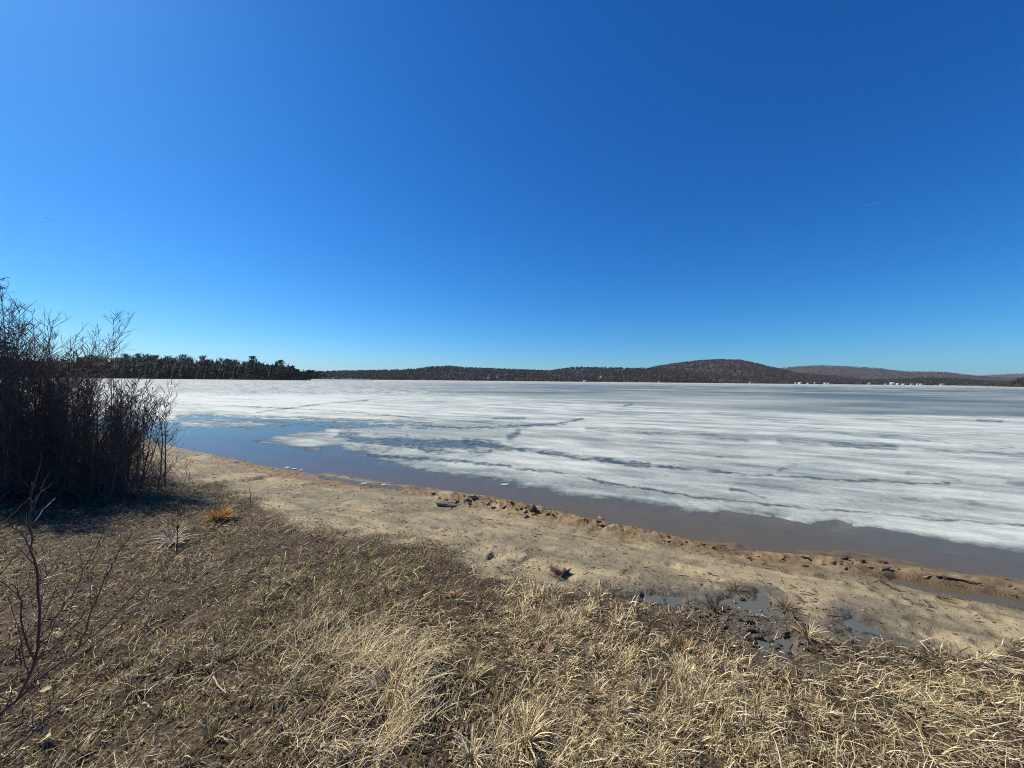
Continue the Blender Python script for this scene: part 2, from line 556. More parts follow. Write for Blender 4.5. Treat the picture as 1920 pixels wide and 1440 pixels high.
def zones(x, y, z):
    """how much dead turf grows at points of the shore"""
    P = np.stack([x, y, z], -1)
    px, py = proj(P)
    sd = poly_sd(px, py, GRASS_PX)
    nz = fbm(x * 2.2, y * 2.2, 3, 40) * 26
    soil = sstep(-16, 14, sd + nz)
    near = (y < 0.6) | (np.hypot(x, y) < 1.0)
    _, d = base_height(x, y)
    soil = np.where(near & (d > 1.5), 1.0, soil)
    soil = np.where((d > 0.6) & (x < -9.5) & (y < 60), np.maximum(soil, sstep(0.6, 2.0, d)), soil)
    soil = np.where(d > 30, 1.0, soil)
    return soil * (d > 0.05), px, py, d


def height(x, y):
    z, d = base_height(x, y)
    near = (np.hypot(x, y) < 30) & (d > -1.0)
    if not near.any():
        return z, d
    X, Y, D, Z = x[near], y[near], d[near], z[near].copy()
    Z += (fbm(X * 3.1, Y * 3.1, 4, 8) * 0.020 + fbm(X * 13, Y * 13, 3, 21) * 0.006) * sstep(-0.1, 0.35, D)
    wob = fbm(X * 6, Y * 6, 3, 77) * 0.05
    for pts, h in STEPS:
        r, s = seg_dist(X, Y, pts, True)
        far = np.where(s * (1 if pts[-1][0] > pts[0][0] else -1) > 0, 1.0, -1.0)
        sd = r * far + wob * 0.45
        m = r < 0.9
        along = np.clip(np.minimum(np.hypot(X - pts[0][0], Y - pts[0][1]), np.hypot(X - pts[-1][0], Y - pts[-1][1])) / 0.18, 0, 1)
        h = h * 0.66 * along
        Z += np.where(m, h * (sstep(-0.022, 0.022, sd) * np.exp(-np.maximum(sd, 0) / 0.30) - 0.25 * (1 - sstep(-0.022, 0.022, sd)) * np.exp(-np.maximum(-sd, 0) / 0.08)), 0)
    r = seg_dist(X, Y, RIDGE_R); Z += 0.035 * np.exp(-((r + wob) / 0.13) ** 2)
    r = seg_dist(X, Y, CHURN); k = np.exp(-(r / 0.27) ** 2)
    Z += k * (0.02 + 0.10 * (0.5 - np.abs(fbm(X * 4.5, Y * 6.5, 4, 31))) * sstep(-.2, .3, fbm(X * 1.7, Y * 1.7, 2, 33)) + 0.045 * fbm(X * 17, Y * 17, 3, 32))
    r = seg_dist(X, Y, STRAND); k = np.exp(-(r / 0.20) ** 2)
    Z += k * (0.010 + 0.042 * fbm(X * 9, Y * 13, 4, 51))
    for ch, w, dep in ((CHANNEL_R, 0.15, -0.035), (CHANNEL_L, 0.14, -0.03)):
        r = seg_dist(X, Y, ch) + wob * 0.5
        Z = np.where(D > 0, Z * (1 - 0.55 * np.exp(-(np.maximum(r, 0) / 0.42) ** 2)), Z)
        k = np.exp(-(np.maximum(r, 0) / w) ** 4)
        Z = Z * (1 - k) + dep * k
    for cx, cy, rr in PRINTS:
        r = np.hypot(X - cx, (Y - cy) * 1.25) / rr + wob * 3
        Z += -0.022 * np.exp(-(r) ** 4) + 0.009 * np.exp(-((r - 1.25) / 0.3) ** 2)
    Z += -0.05 * np.exp(-((X - HOLE[0] - 0.03) ** 2 + (Y - HOLE[1] + 0.04) ** 2) / 0.10 ** 2)
    r, s = seg_dist(X, Y, HAY_EDGE, True)
    sdm = r * s
    body = np.exp(-(((X - HAY_C[0]) / 0.42) ** 2 + ((Y - HAY_C[1]) / 0.42) ** 2))
    Z += 0.12 * body * sstep(-0.05, 0.06, sdm + wob * 0.5) - 0.035 * np.exp(-((sdm + 0.10) / 0.09) ** 2) * sstep(0.12, 0.4, body)
    for w, c, zl, _ in PUDDLES:
        near_p = np.hypot(X - c[0], Y - c[1]) < 1.6
        sd = np.where(near_p, poly_sd(X, Y, w), -9.0) + wob * 1.1 + fbm(X * 7, Y * 7, 4, 78) * 0.20
        Z = np.where((sd > -0.30) & (sd < 0.02), np.maximum(Z, zl + 0.004 + 0.018 * np.clip(-sd / 0.10, 0, 1) - 0.02 * np.clip((-sd - 0.18) / 0.12, 0, 1)), Z)
        k = sstep(-0.02, 0.05, sd)
        Z = Z * (1 - k) + np.minimum(Z, zl - 0.018) * k
    soil, _, _, _ = zones(X, Y, Z)
    Z += soil * (fbm(X * 2.6, Y * 2.6, 3, 90) * 0.035 + np.abs(fbm(X * 8, Y * 8, 3, 91)) * 0.028)
    z = z.copy(); z[near] = Z
    return z, d


def polar_grid(angles, radii, closed):
    """a sheet of rings about the origin, finer close by"""
    A, Rr = np.meshgrid(angles, radii)
    X, Y = Rr * np.sin(A), Rr * np.cos(A)
    nr, na = A.shape
    i = np.arange(nr - 1)[:, None] * na
    j = np.arange(na if closed else na - 1)[None]
    j2 = (j + 1) % na
    q = np.stack([i + j, i + j2, i + na + j2, i + na + j], -1).reshape(-1, 4)
    return X.ravel(), Y.ravel(), q


front = np.radians(np.linspace(-62, 62, 620))
back = np.radians(np.linspace(62, 298, 82))[1:-1]
X, Y, Q = polar_grid(np.concatenate([front, back]), np.concatenate([[0.02, 0.5], np.geomspace(0.95, 24, 450), np.geomspace(25, 9000, 46)]), True)
Z, D = height(X, Y)
SOIL, PX, PY, _ = zones(X, Y, Z)
me = mesh_np("ground", np.stack([X, Y, Z], -1), Q, None, True)
attr(me, "soil", SOIL)
w_noise = fbm(X * 3, Y * 3, 3, 60) * 0.05
WET = np.clip((1 - sstep(0.015, 0.085, Z + w_noise)) * (D < 4), 0, 1)
near_strand = np.exp(-(seg_dist(X, Y, STRAND) / 0.36) ** 2) * sstep(-0.45, 0.0, fbm(X * 2.5, Y * 2.5, 4, 61))
under = (D < 0.05) * 0.65
attr(me, "rust", np.clip(np.maximum(near_strand * 0.95, under) + 0.4 * sstep(0.25, 0.5, fbm(X * 1.1, Y * 1.6, 4, 62)) * (D < 6), 0, 1))
mud = np.zeros_like(X)
for w, c, zl, _ in PUDDLES:
    mud = np.maximum(mud, sstep(-0.38, 0.02, np.where(np.hypot(X - c[0], Y - c[1]) < 2, poly_sd(X, Y, w), -9) + fbm(X * 5, Y * 5, 3, 70) * 0.12))
attr(me, "mud", mud * 0.9)
attr(me, "wet", np.maximum(WET, mud * 0.75))
shade_mask = np.zeros_like(X)  # painted shade: soil darkened around the alder bases to deepen their shadow
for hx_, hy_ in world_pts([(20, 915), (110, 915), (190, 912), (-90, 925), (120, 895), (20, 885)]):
    shade_mask = np.maximum(shade_mask, sstep(1.5, .5, np.hypot(X - hx_, Y - hy_) + fbm(X * 2, Y * 2, 3, 66) * .6))
attr(me, "alder_shade", shade_mask * .9)
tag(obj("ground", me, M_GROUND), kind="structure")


def ground_z(x, y):
    x, y = np.atleast_1d(np.asarray(x, float)), np.atleast_1d(np.asarray(y, float))
    return height(x, y)[0]


def spot(px, py):
    """the point of the shore seen at a place of the photograph"""
    t = np.geomspace(1.0, 60.0, 1200)
    P = ray(px, py) * t[:, None] + np.array([0, 0, CAM_H])
    z = height(P[:, 0], P[:, 1])[0]
    k = int(np.argmax(P[:, 2] < z))
    return float(P[k, 0]), float(P[k, 1]), float(z[k])


# lake water: one level sheet, the shore rises out of it
wx, wy, wq = polar_grid(np.radians(np.linspace(-100, 100, 90)), np.geomspace(1.5, 160, 40), False)
tag(obj("lake_water", mesh_np("lake_water", np.stack([wx, wy, np.zeros_like(wx)], -1), wq, None, True), M_WATER), kind="structure")
for w, c, zl, lab in PUDDLES:
    ring = [(c[0] + (p[0] - c[0]) * 1.12, c[1] + (p[1] - c[1]) * 1.12, zl) for p in w]
    V = np.array([(c[0], c[1], zl)] + ring)
    T = [(0, 1 + (i + 1) % len(w), 1 + i) for i in range(len(w))]
    if np.cross(V[1][:2] - V[0][:2], V[2][:2] - V[0][:2]) > 0: T = [t[::-1] for t in T]
    mep = mesh_np("puddle", V - np.array([c[0], c[1], 0]), None, T)
    tag(obj("puddle", mep, M_PUDDLE, loc=(c[0], c[1], 0)), lab, "puddle", "puddles on the beach")

# ------------------------------------------------------------------ the ice sheet
ICE_EDGE = [(-3000, 752), (-600, 775), (0, 785), (330, 789), (345, 799), (370, 803), (420, 800), (470, 801), (520, 800), (560, 799), (600, 801), (606, 806),
            (560, 812), (520, 818), (470, 826), (500, 833), (540, 838), (570, 844), (598, 846), (612, 838), (635, 839), (660, 846), (694, 849), (672, 855),
            (700, 863), (750, 873), (797, 881), (855, 893), (910, 897), (981, 911), (1049, 924), (1152, 936), (1217, 948), (1281, 952), (1363, 955), (1413, 967),
            (1497, 975), (1573, 977), (1613, 987), (1697, 1003), (1780, 1015), (1847, 1025), (1920, 1034), (2300, 1100), (3600, 1300), (3600, 600), (-3000, 600)]
HOLES = [[(330, 778), (420, 781), (500, 785), (600, 789), (700, 795), (800, 800), (700, 802), (600, 798), (550, 798), (480, 790), (400, 790), (335, 789)],
         [(640, 816), (700, 822), (800, 827), (870, 829), (925, 831), (870, 838), (780, 836), (670, 828)]]
GREY = [[(660, 804), (760, 797), (850, 803), (945, 806), (962, 812), (900, 823), (800, 823), (720, 818)],
        [(560, 720), (640, 724), (700, 730), (900, 742), (1100, 752), (1280, 768), (1500, 775), (1920, 781), (2600, 792), (2600, 727), (1920, 727.5), (1250, 720.5), (700, 715)]]
CRACKS = [([(870, 828), (930, 838), (1000, 847), (1060, 855), (1110, 862), (1160, 868), (1215, 873)], 4.0, 0.95),
          ([(1180, 866), (1240, 876), (1300, 882), (1380, 889), (1500, 895), (1580, 901), (1630, 904), (1780, 909)], 1.8, 0.8),
          ([(690, 854), (780, 861), (860, 866), (940, 873), (980, 881), (1050, 887), (1120, 902), (1200, 917), (1290, 931), (1400, 943), (1520, 954), (1680, 968), (1920, 988), (2200, 1010)], 1.7, 0.75),
          ([(250, 755), (300, 757), (380, 760), (470, 763), (560, 767), (660, 773), (770, 783)], 1.0, 0.7),
          ([(480, 774), (540, 766), (600, 758), (690, 751)], 1.3, 0.6),
          ([(800, 800), (860, 803), (900, 802), (960, 800), (1030, 796), (1060, 793), (1092, 786)], 2.0, 0.85),
          ([(1460, 828), (1560, 834), (1640, 838), (1760, 845), (1920, 853), (2200, 868)], 5.0, 0.42), ([(1560, 833), (1620, 838), (1680, 840)], 5, 0.35),
          ([(1832, 788), (1880, 791)], 1.6, 0.8), ([(955, 822), (965, 815), (972, 810)], 5, 0.7), ([(1100, 805), (1200, 810), (1300, 815), (1400, 826)], 4.0, 0.4),
          ([(1340, 858), (1355, 859)], 1.5, 0.6), ([(1460, 882), (1480, 876), (1492, 874)], 3.0, 0.4),
          ([(1700, 888), (1775, 895), (1800, 903)], 3, 0.3), ([(1370, 918), (1400, 925), (1435, 934)], 2.2, 0.6), ([(1690, 934), (1730, 940), (1760, 941)], 3, 0.3), ([(1770, 934), (1805, 940), (1850, 948)], 3, 0.35),
          ([(1890, 905), (1920, 908), (2000, 912)], 4, 0.4), ([(880, 847), (905, 850), (920, 846)], 3, 0.6), ([(925, 786), (985, 784)], 1.5, 0.6),
          ([(1170, 761), (1186, 758)], 1.4, 0.7), ([(1400, 784), (1440, 787), (1640, 825)], 1.4, 0.25), ([(1650, 820), (1740, 827), (1900, 839)], 2.0, 0.4)]

ix, iy, iq = polar_grid(np.radians(np.linspace(-66, 66, 860)), np.concatenate([np.geomspace(4.6, 60, 330), np.geomspace(61, 900, 70), np.geomspace(950, 7000, 8)]), False)
ppx, ppy = proj(np.stack([ix, iy, np.zeros_like(ix)], -1))
dep = np.maximum(ppy - y_hor(ppx), 0.5)
wn1 = fbm(ix * 1.1, iy * 1.1, 5, 101)
wn2 = fbm(ix * 3.7, iy * 3.7, 4, 102)
fade = np.clip(dep / 90, 0.03, 1.3)
wn3 = fbm(ix * 7.5, iy * 9.0, 4, 103, 0.6)
sd = poly_sd(ppx, ppy, ICE_EDGE) + (wn1 * 10 + wn2 * 5 + wn3 * 1.5) * fade
for hpoly in HOLES:
    hs_ = poly_sd(ppx, ppy, hpoly) + (wn1 * 18 + wn2 * 14 + wn3 * 4) * fade
    sd = np.minimum(sd, -hs_ + 1.0)
ru, rv = ix * .927 - iy * .375, ix * .375 + iy * .927
melt = 0.24 + 0.46 * fbm(ru * 0.16, rv * 0.62, 5, 110) + 0.28 * fbm(ru * 0.7 + 3, rv * 2.4, 4, 111) - 0.24 * sstep(1000, 500, ppx) * sstep(95, 55, dep) * sstep(26, 36, dep) + 0.05 * sstep(36, 24, dep)
melt += 0.20 * fbm(ru * 0.06, rv * 0.16, 4, 112) * sstep(140, 60, dep)
melt += 0.55 * np.exp(-np.maximum(sd, 0) / (6.5 * fade + 0.4)) * (sstep(-30, 40, ppx - 330))
melt += 0.09 * sstep(60, 130, dep) * sstep(600, 900, ppx) * sstep(1700, 1200, ppx)
g1 = poly_sd(ppx, ppy, GREY[0]) + wn1 * 8 * fade
melt = np.where(g1 > -4, melt * (1 - sstep(-3, 3, g1)) + 0.40 * sstep(-3, 3, g1), melt)
far_n = fbm(ix * 0.022, iy * 0.05, 5, 120)
far_n2 = fbm(ix * 0.09, iy * 0.16, 4, 121)
g2 = poly_sd(ppx, ppy, GREY[1]) + far_n2 * 5
k = sstep(-3.5, 3.5, g2)
bands = 0.60 + 0.55 * far_n + 0.25 * far_n2
left_soft = sstep(520, 1150, ppx)
melt = melt * (1 - k * left_soft) + np.clip(bands, 0.05, 0.78) * k * left_soft
farw = sstep(8, 2, dep) * (ppx < 700) * 0.15
melt += farw
for pts, w, s in CRACKS:
    wob = (wn2 * 4.5 + wn1 * 3.0) * fade
    r = seg_dist(ppx, ppy + wob, pts)
    v = np.clip(0.75 + 0.9 * 1.2 * fbm(ix * 1.6, iy * 1.6, 4, 130), 0.0, 1.3)
    melt += 0.85 * s * v * np.exp(-(r / w) ** 2)
melt = np.where(dep < 7, melt * 0.85, melt)
iz = np.where(sd > 0, 0.006 + 0.010 * sstep(0, 6, sd / fade), 0) + np.where(sd <= 0, np.maximum(0.012 * sd / fade, -0.07) + 0.004, 0)
iz = iz + (0.003 * wn2 + 0.002 * wn3) * (sd > 4) - 0.02 * np.clip(melt - 0.9, 0, 1)
iz[iy < 3.2] = -0.3
me = mesh_np("ice_sheet", np.stack([ix, iy, iz], -1), iq, None, True)
keep = sd > -14 * fade
me_attr = np.clip(melt, -0.2, 1.2)
fk = keep[iq].any(1)
used = np.zeros(len(ix), bool); used[iq[fk].ravel()] = True
remap = np.cumsum(used) - 1
bpy.data.meshes.remove(me)
me = mesh_np("ice_sheet", np.stack([ix, iy, iz], -1)[used], remap[iq[fk]], None, True)
attr(me, "melt", me_attr[used])
tag(obj("lake_ice", me, M_ICE), kind="structure")


# ------------------------------------------------------------------ far hills and their woods
def ridge_of(pts, px):
    a = np.array(pts, float)
    return np.interp(px, a[:, 0], a[:, 1])


def forest_tree_mesh(P, H, kindc, colors):
    """joined wood: every tree a sheaf of small faces round a stem, conifers a ragged cone"""
    Vs, Ts, Cs, n = [], [], [], 0
    m = len(P)
    # bare trees: slivers that fan out upwards
    b = np.where(kindc == 0)[0]
    k = 9
    r = np.random.default_rng(5)
    a = r.uniform(0, 2 * math.pi, (len(b), k)); rad = r.uniform(0.05, 0.34, (len(b), k)) * H[b, None]
    z0 = r.uniform(0.12, 0.5, (len(b), k)) * H[b, None]; z1 = np.minimum(z0 + r.uniform(0.3, 0.6, (len(b), k)) * H[b, None], H[b, None] * r.uniform(0.8, 1.0, (len(b), k)))
    w = r.uniform(0.05, 0.12, (len(b), k)) * H[b, None]
    a2 = r.uniform(0, math.pi, (len(b), k))
    base = P[b][:, None]
    p0 = base + np.stack([np.cos(a) * rad * 0.45, np.sin(a) * rad * 0.45, z0], -1)
    off = np.stack([np.cos(a2) * w, np.sin(a2) * w, 0 * w], -1)
    p1 = base + np.stack([np.cos(a) * rad, np.sin(a) * rad, z1], -1)
    V = np.stack([p0 - off * 0.5, p1 + off, p1 - off + np.array([0, 0, 0.6])], 2).reshape(-1, 3)
    Vs.append(V); Ts.append(np.arange(len(V)).reshape(-1, 3) + n); n += len(V)
    Cs.append(np.repeat(colors[b], k * 3, 0))
    # conifers
    c = np.where(kindc == 1)[0]
    s = 5
    for t, (zb, zt, rr) in enumerate(((0.04, 0.62, 0.24), (0.36, 1.0, 0.16))):
        a = (np.arange(s) * 2 * math.pi / s)[None] + r.uniform(0, 6, (len(c), 1))
        rad = rr * H[c, None] * r.uniform(0.75, 1.15, (len(c), s))
        ring = P[c][:, None] + np.stack([np.cos(a) * rad, np.sin(a) * rad, zb * H[c, None] + 0 * a], -1)
        top = P[c] + np.stack([0 * H[c], 0 * H[c], zt * H[c]], -1)
        V = np.concatenate([ring, top[:, None]], 1).reshape(-1, 3)
        o = np.arange(len(c))[:, None, None] * (s + 1) + n
        jj = np.arange(s)
        tri = np.stack([jj, (jj + 1) % s, np.full(s, s)], -1)[None] + o
        Vs.append(V); Ts.append(tri.reshape(-1, 3)); n += len(V)
        Cs.append(np.repeat(colors[c], s + 1, 0))
    return np.concatenate(Vs), np.concatenate(Ts), np.concatenate(Cs)


HILL_COL = {'bare': [(0.145, 0.112, 0.098), (0.125, 0.098, 0.092), (0.165, 0.135, 0.115), (0.155, 0.108, 0.088), (0.115, 0.095, 0.092)],
            'conifer': [(0.028, 0.042, 0.024), (0.036, 0.052, 0.028), (0.022, 0.034, 0.022)]}
HILLS = {}


def hill(name, ridge, y_shore, y_ridge, tree_h, n_trees, conifer, seed, shore_z=1.2, wood_name="forest", ncol=150):
    px0, px1 = ridge[0][0], ridge[-1][0]
    rr = np.random.default_rng(seed)
    ts = np.concatenate([np.linspace(0, 1, 22), np.linspace(1.08, 1.7, 8)])
    pxs = np.linspace(px0, px1, ncol)

    def surf(px, t):
        yr = ridge_of(ridge, px)
        Yr = y_ridge + 140 * np.sin(px * 0.011 + seed) + 60 * np.sin(px * 0.031)
        Yd = np.where(t <= 1, y_shore + (Yr - y_shore) * t, Yr + (t - 1) * 900)
        zr = np.maximum((y_hor(px) - yr) / FPX * Yr + CAM_H - tree_h * 0.9, shore_z)
        tt = np.clip(t, 0, 1)
        prof = 0.30 * tt + 0.70 * tt * tt * (3 - 2 * tt)
        z = shore_z + (zr - shore_z) * prof
        z = np.where(t > 1, shore_z + (zr - shore_z) * np.maximum(1 - ((t - 1) / 0.7) ** 1.3, 0), z)
        x = (px - 960) / FPX * Yd
        z = z + fbm(x * 0.006, Yd * 0.006, 4, seed) * 0.14 * (zr - shore_z) * np.sin(np.clip(t, 0, 1) * math.pi)
        return x, Yd, z
    A, T = np.meshgrid(pxs, ts)
    x, y, z = surf(A, T)
    z[0] = -1.0
    nr, nc = A.shape
    i = np.arange(nr - 1)[:, None] * nc; j = np.arange(nc - 1)[None]
    q = np.stack([i + j, i + j + 1, i + nc + j + 1, i + nc + j], -1).reshape(-1, 4)
    tag(obj(name, mesh_np(name, np.stack([x, y, z], -1).reshape(-1, 3), q, None, True), M_HILL), kind="structure")
    px = rr.uniform(px0, px1, n_trees); t = rr.uniform(0.006, 1.06, n_trees) ** 0.8
    x, y, z = surf(px, t)
    H = tree_h * rr.uniform(0.65, 1.15, n_trees)
    pc = conifer(px, t) + 0.22 * fbm(x * 0.012, y * 0.012, 3, seed + 5)
    kind = (rr.uniform(0, 1, n_trees) < pc).astype(int)
    H = np.where(kind == 1, H * 1.05, H)
    patch = fbm(x * 0.008, y * 0.008, 3, seed + 9)
    cb, cc = np.array(HILL_COL['bare']), np.array(HILL_COL['conifer'])
    idx = np.clip(((patch + 0.5) * 4 + rr.uniform(-0.9, 0.9, n_trees)).astype(int), 0, 4)
    colr = np.where(kind[:, None] == 0, cb[idx], cc[rr.integers(0, 3, n_trees)]) * rr.uniform(0.91, 1.09, (n_trees, 1)) * np.array([0.54, 0.53, 0.52])
    V, Tt, C = forest_tree_mesh(np.stack([x, y, z - 0.3], -1), H, kind, colr)
    mf = mesh_np(wood_name, V, None, Tt)
    attr(mf, "tint", C)
    tag(obj(wood_name, mf, M_FOREST), kind="stuff")
    HILLS[name] = surf


RA = [(520, 700), (575, 696), (620, 695), (680, 693.5), (740, 693), (780, 690.5), (815, 686), (840, 685), (870, 688), (920, 690), (980, 692), (1030, 694), (1060, 689.5),
      (1075, 687.5), (1150, 688.5), (1200, 689.5), (1240, 690), (1290, 697), (1330, 708)]
RB = [(1130, 712), (1180, 700), (1225, 687), (1270, 680), (1310, 675), (1350, 673), (1385, 674), (1410, 679), (1440, 686), (1462, 691), (1500, 699), (1560, 703), (1600, 708), (1640, 714)]
RC = [(1380, 700), (1430, 693), (1470, 689), (1500, 686), (1540, 684.5), (1600, 687), (1650, 690), (1668, 693), (1700, 696), (1770, 697), (1800, 700.5), (1835, 704.5), (1900, 709), (1980, 712)]
RD = [(1740, 710), (1790, 706), (1850, 703), (1880, 701), (1925, 699.5), (2000, 698), (2150, 702)]
RE = [(1480, 716), (1540, 713), (1620, 711), (1690, 709), (1750, 707), (1800, 709.5), (1860, 714), (1900, 715), (1960, 714), (2100, 716)]
hill("hill_ridge", RA, 1300, 1750, 13, 8000, lambda px, t: 0.10 + 0.5 * (t < 0.18) * (0.5 + 0.5 * np.sin(px * 0.045)) + 0.18 * (px < 960), 3, wood_name="hillside_forest")
hill("hill_round", RB, 1340, 2300, 13, 9000, lambda px, t: 0.04 + 0.35 * (t < 0.10), 7, wood_name="hillside_forest")
hill("hill_far", RC, 2600, 4200, 13, 7500, lambda px, t: 0.03 + 0 * t, 9, shore_z=4, wood_name="hillside_forest")
hill("hill_farthest", RD, 4600, 6000, 14, 4000, lambda px, t: 0.03 + 0 * t, 12, shore_z=6, wood_name="hillside_forest")
hill("shore_rise", RE, 1360, 1620, 12, 5500, lambda px, t: np.where((t > 0.25), 0.88, 0.45), 15, wood_name="evergreen_forest")


# ------------------------------------------------------------------ trees of the two headlands: things of their own
def small_spruce(seed):
    r = np.random.default_rng(seed)
    H = 15.0; tr, cr = Geo(), Geo()
    tr.tube([(0, 0, -0.5), (0.05, 0, H * 0.5), (0, 0, H)], [0.22, 0.13, 0.02], 4)
    for z in np.linspace(0.08, 0.985, 24):
        R = (1 - z) ** 0.8 * H * 0.165 + 0.15
        n = 9
        for k in range(n):
            a = r.uniform(0, 6.28); rad = R * r.uniform(0.6, 1.2); zz = z * H + r.uniform(-.3, .3)
            ca, sa = math.cos(a), math.sin(a); w = rad * 0.36 + 0.1
            tip = (ca * rad, sa * rad, zz - rad * 0.35)
            V = [(0, 0, zz + 0.35), (ca * rad * .55 - sa * w, sa * rad * .55 + ca * w, zz - rad * .2), tip, (ca * rad * .55 + sa * w, sa * rad * .55 - ca * w, zz - rad * .2)]
            cr.add(V, [(0, 1, 2, 3)])
    return H, tr.mesh("spruce_trunk"), cr.mesh("spruce_crown")


def small_pine(seed, flat=True):
    r = np.random.default_rng(seed)
    H = 18.0; tr, cr = Geo(), Geo()
    tr.tube([(0, 0, -0.5), (0.2, 0.1, H * .5), (0.1, 0, H * .97)], [0.32, 0.22, 0.04], 5)
    for z in np.linspace(0.30, 0.95, 13):
        for q in range(2):
            a = r.uniform(0, 6.28); reach = H * (0.09 + 0.17 * math.sin(min(1.0, (1.08 - z) * 1.9) * math.pi / 2)) * r.uniform(0.55, 1.1)
            zz = (z + r.uniform(-.02, .02)) * H
            end = np.array([math.cos(a) * reach, math.sin(a) * reach, zz + reach * 0.15])
            tr.tube([(0, 0, zz - .3), end * np.array([.6, .6, 1]), end], [0.09, 0.06, 0.03], 3, cap=False)
            for k in range(30):
                c = end * np.array([r.uniform(.15, 1.1)] * 2 + [1]) + r.normal(0, 1, 3) * np.array([.75, .75, .45])
                cr.add(c + r.normal(0, 1, (3, 3)) * np.array([.55, .55, .34]), None, [(0, 1, 2)])
    for k in range(90):
        c = np.array([0, 0, H * .955]) + r.normal(0, 1, 3) * np.array([.75, .75, .5])
        cr.add(c + r.normal(0, 1, (3, 3)) * np.array([.5, .5, .34]), None, [(0, 1, 2)])
    return H, tr.mesh("pine_trunk"), cr.mesh("pine_crown")


def small_bare(seed):
    r = np.random.default_rng(seed)
    H = 15.0; tr, cr = Geo(), Geo()
    tr.tube([(0, 0, -0.5), (r.uniform(-.4, .4), r.uniform(-.4, .4), H * .5), (r.uniform(-.5, .5), 0, H * .85)], [0.2, 0.13, 0.04], 4)
    for k in range(13):
        z = r.uniform(.35, .8) * H; a = r.uniform(0, 6.28); L = (H - z) * r.uniform(.55, .95)
        e = np.array([math.cos(a) * L * .5, math.sin(a) * L * .5, z + L * .85])
        mid = np.array([math.cos(a) * L * .3, math.sin(a) * L * .3, z + L * .4])
        tr.tube([(0, 0, z), mid, e], [.09, .06, .03], 3, cap=False)
        for j in range(22):
            s = mid + (e - mid) * r.uniform(-.3, 1); d = np.array([r.normal(0, .8), r.normal(0, .8), r.uniform(.6, 2.2)])
            w = np.array([r.normal(0, .06), r.normal(0, .06), 0]) + .02
            cr.add([s - w, s + w, s + d + w, s + d - w], [(0, 1, 2, 3)])
    return H, tr.mesh("bare_trunk"), cr.mesh("bare_crown")


def tree_thing(name, kind, proto, x, y, z, h, label, cat, group, rz=0, width=1.0, crown_mat=None):
    H, tm, cm = proto
    t = thing(name, label, cat, (x, y, z), rz, group)
    s = h / H
    a = obj("trunk", tm, M_TRUNK, t); b = obj("crown", cm, crown_mat, t)
    t.scale = (s * width, s * width, s)
    return t


SPRUCE = [small_spruce(s) for s in range(5)]
PINE = [small_pine(20 + s) for s in range(4)]
BARE = [small_bare(40 + s) for s in range(5)]


def headland(name, xs, y_front, y_back, crest, seed):
    """low wooded point rising out of the ice"""
    nx, ny = len(xs), 14
    V = []
    for x, c, yf in zip(xs, crest, y_front):
        for j in range(ny):
            t = j / (ny - 1)
            z = -0.6 + 1.2 * min(1, t * 8) + c * math.sin(min(1, t * 1.7) * math.pi / 2) * (1 if t < .7 else max(0.1, 1 - (t - .7) * 2.6))
            V.append((x * (1 + (t * (y_back - yf)) / yf), yf + (y_back - yf) * t, z))
    V = np.array(V)
    V[:, 2] += fbm(V[:, 0] * .05, V[:, 1] * .05, 3, seed) * 0.8 * (V[:, 2] > 0.4)
    q = [(i * ny + j, (i + 1) * ny + j, (i + 1) * ny + j + 1, i * ny + j + 1) for i in range(nx - 1) for j in range(ny - 1)]
    tag(obj(name, mesh_np(name, V, q, None, True), M_HILL), kind="structure")


TOP = [(-400, 655), (100, 664), (240, 668), (290, 667), (345, 669), (375, 672), (430, 674), (455, 676), (472, 677), (500, 684), (520, 684), (540, 688), (555, 694), (568, 699), (576, 708)]
YF = 430.0
hx = np.concatenate([np.linspace(-1100, -300, 18), np.linspace(-290, -240, 10), [-234, -229, -225.5]])
headland("wooded_headland_ground", hx, np.full(len(hx), YF), 640.0, np.interp(hx, [-1100, -420, -300, -250, -225], [11, 9, 6, 2.2, 0.15]), 5)
tr_rng = np.random.default_rng(99)
LB = {'spruce': ("spruce_tree", "dark narrow spruce in the wood on the far headland", "tree", "spruces on the headland across the ice"),
      'pine': ("pine_tree", "dark ragged-crowned pine in the wood on the far headland", "tree", "pines on the headland across the ice"),
      'bare': ("bare_tree", "leafless grey tree in the wood on the far headland", "tree", "leafless trees on the headland across the ice")}
CM = {'spruce': M_NEEDLE, 'pine': M_NEEDLE2, 'bare': M_TWIG}
PR = {'spruce': SPRUCE, 'pine': PINE, 'bare': BARE}


def plant(kind, px, Y, ytop, label=None, width=1.0, group=True, name=None):
    x = (px - 960) / FPX * Y
    z0 = 0.4 + np.interp(x * YF / Y, [-1100, -420, -300, -250, -225], [11, 9, 6, 2.2, 0.15]) * min(1, (Y - YF) / 110.0) * 0.9
    zt = CAM_H + (y_hor(px) - ytop) / FPX * Y
    h = max(zt - z0, 3.0)
    n, lb, cat, gr = LB[kind]
    p = PR[kind][int(tr_rng.integers(0, len(PR[kind])))]
    return tree_thing(name or n, kind, p, x, Y, z0 - 0.3, h, label or lb, cat, gr if group else None, tr_rng.uniform(0, 6.28), width, CM[kind])


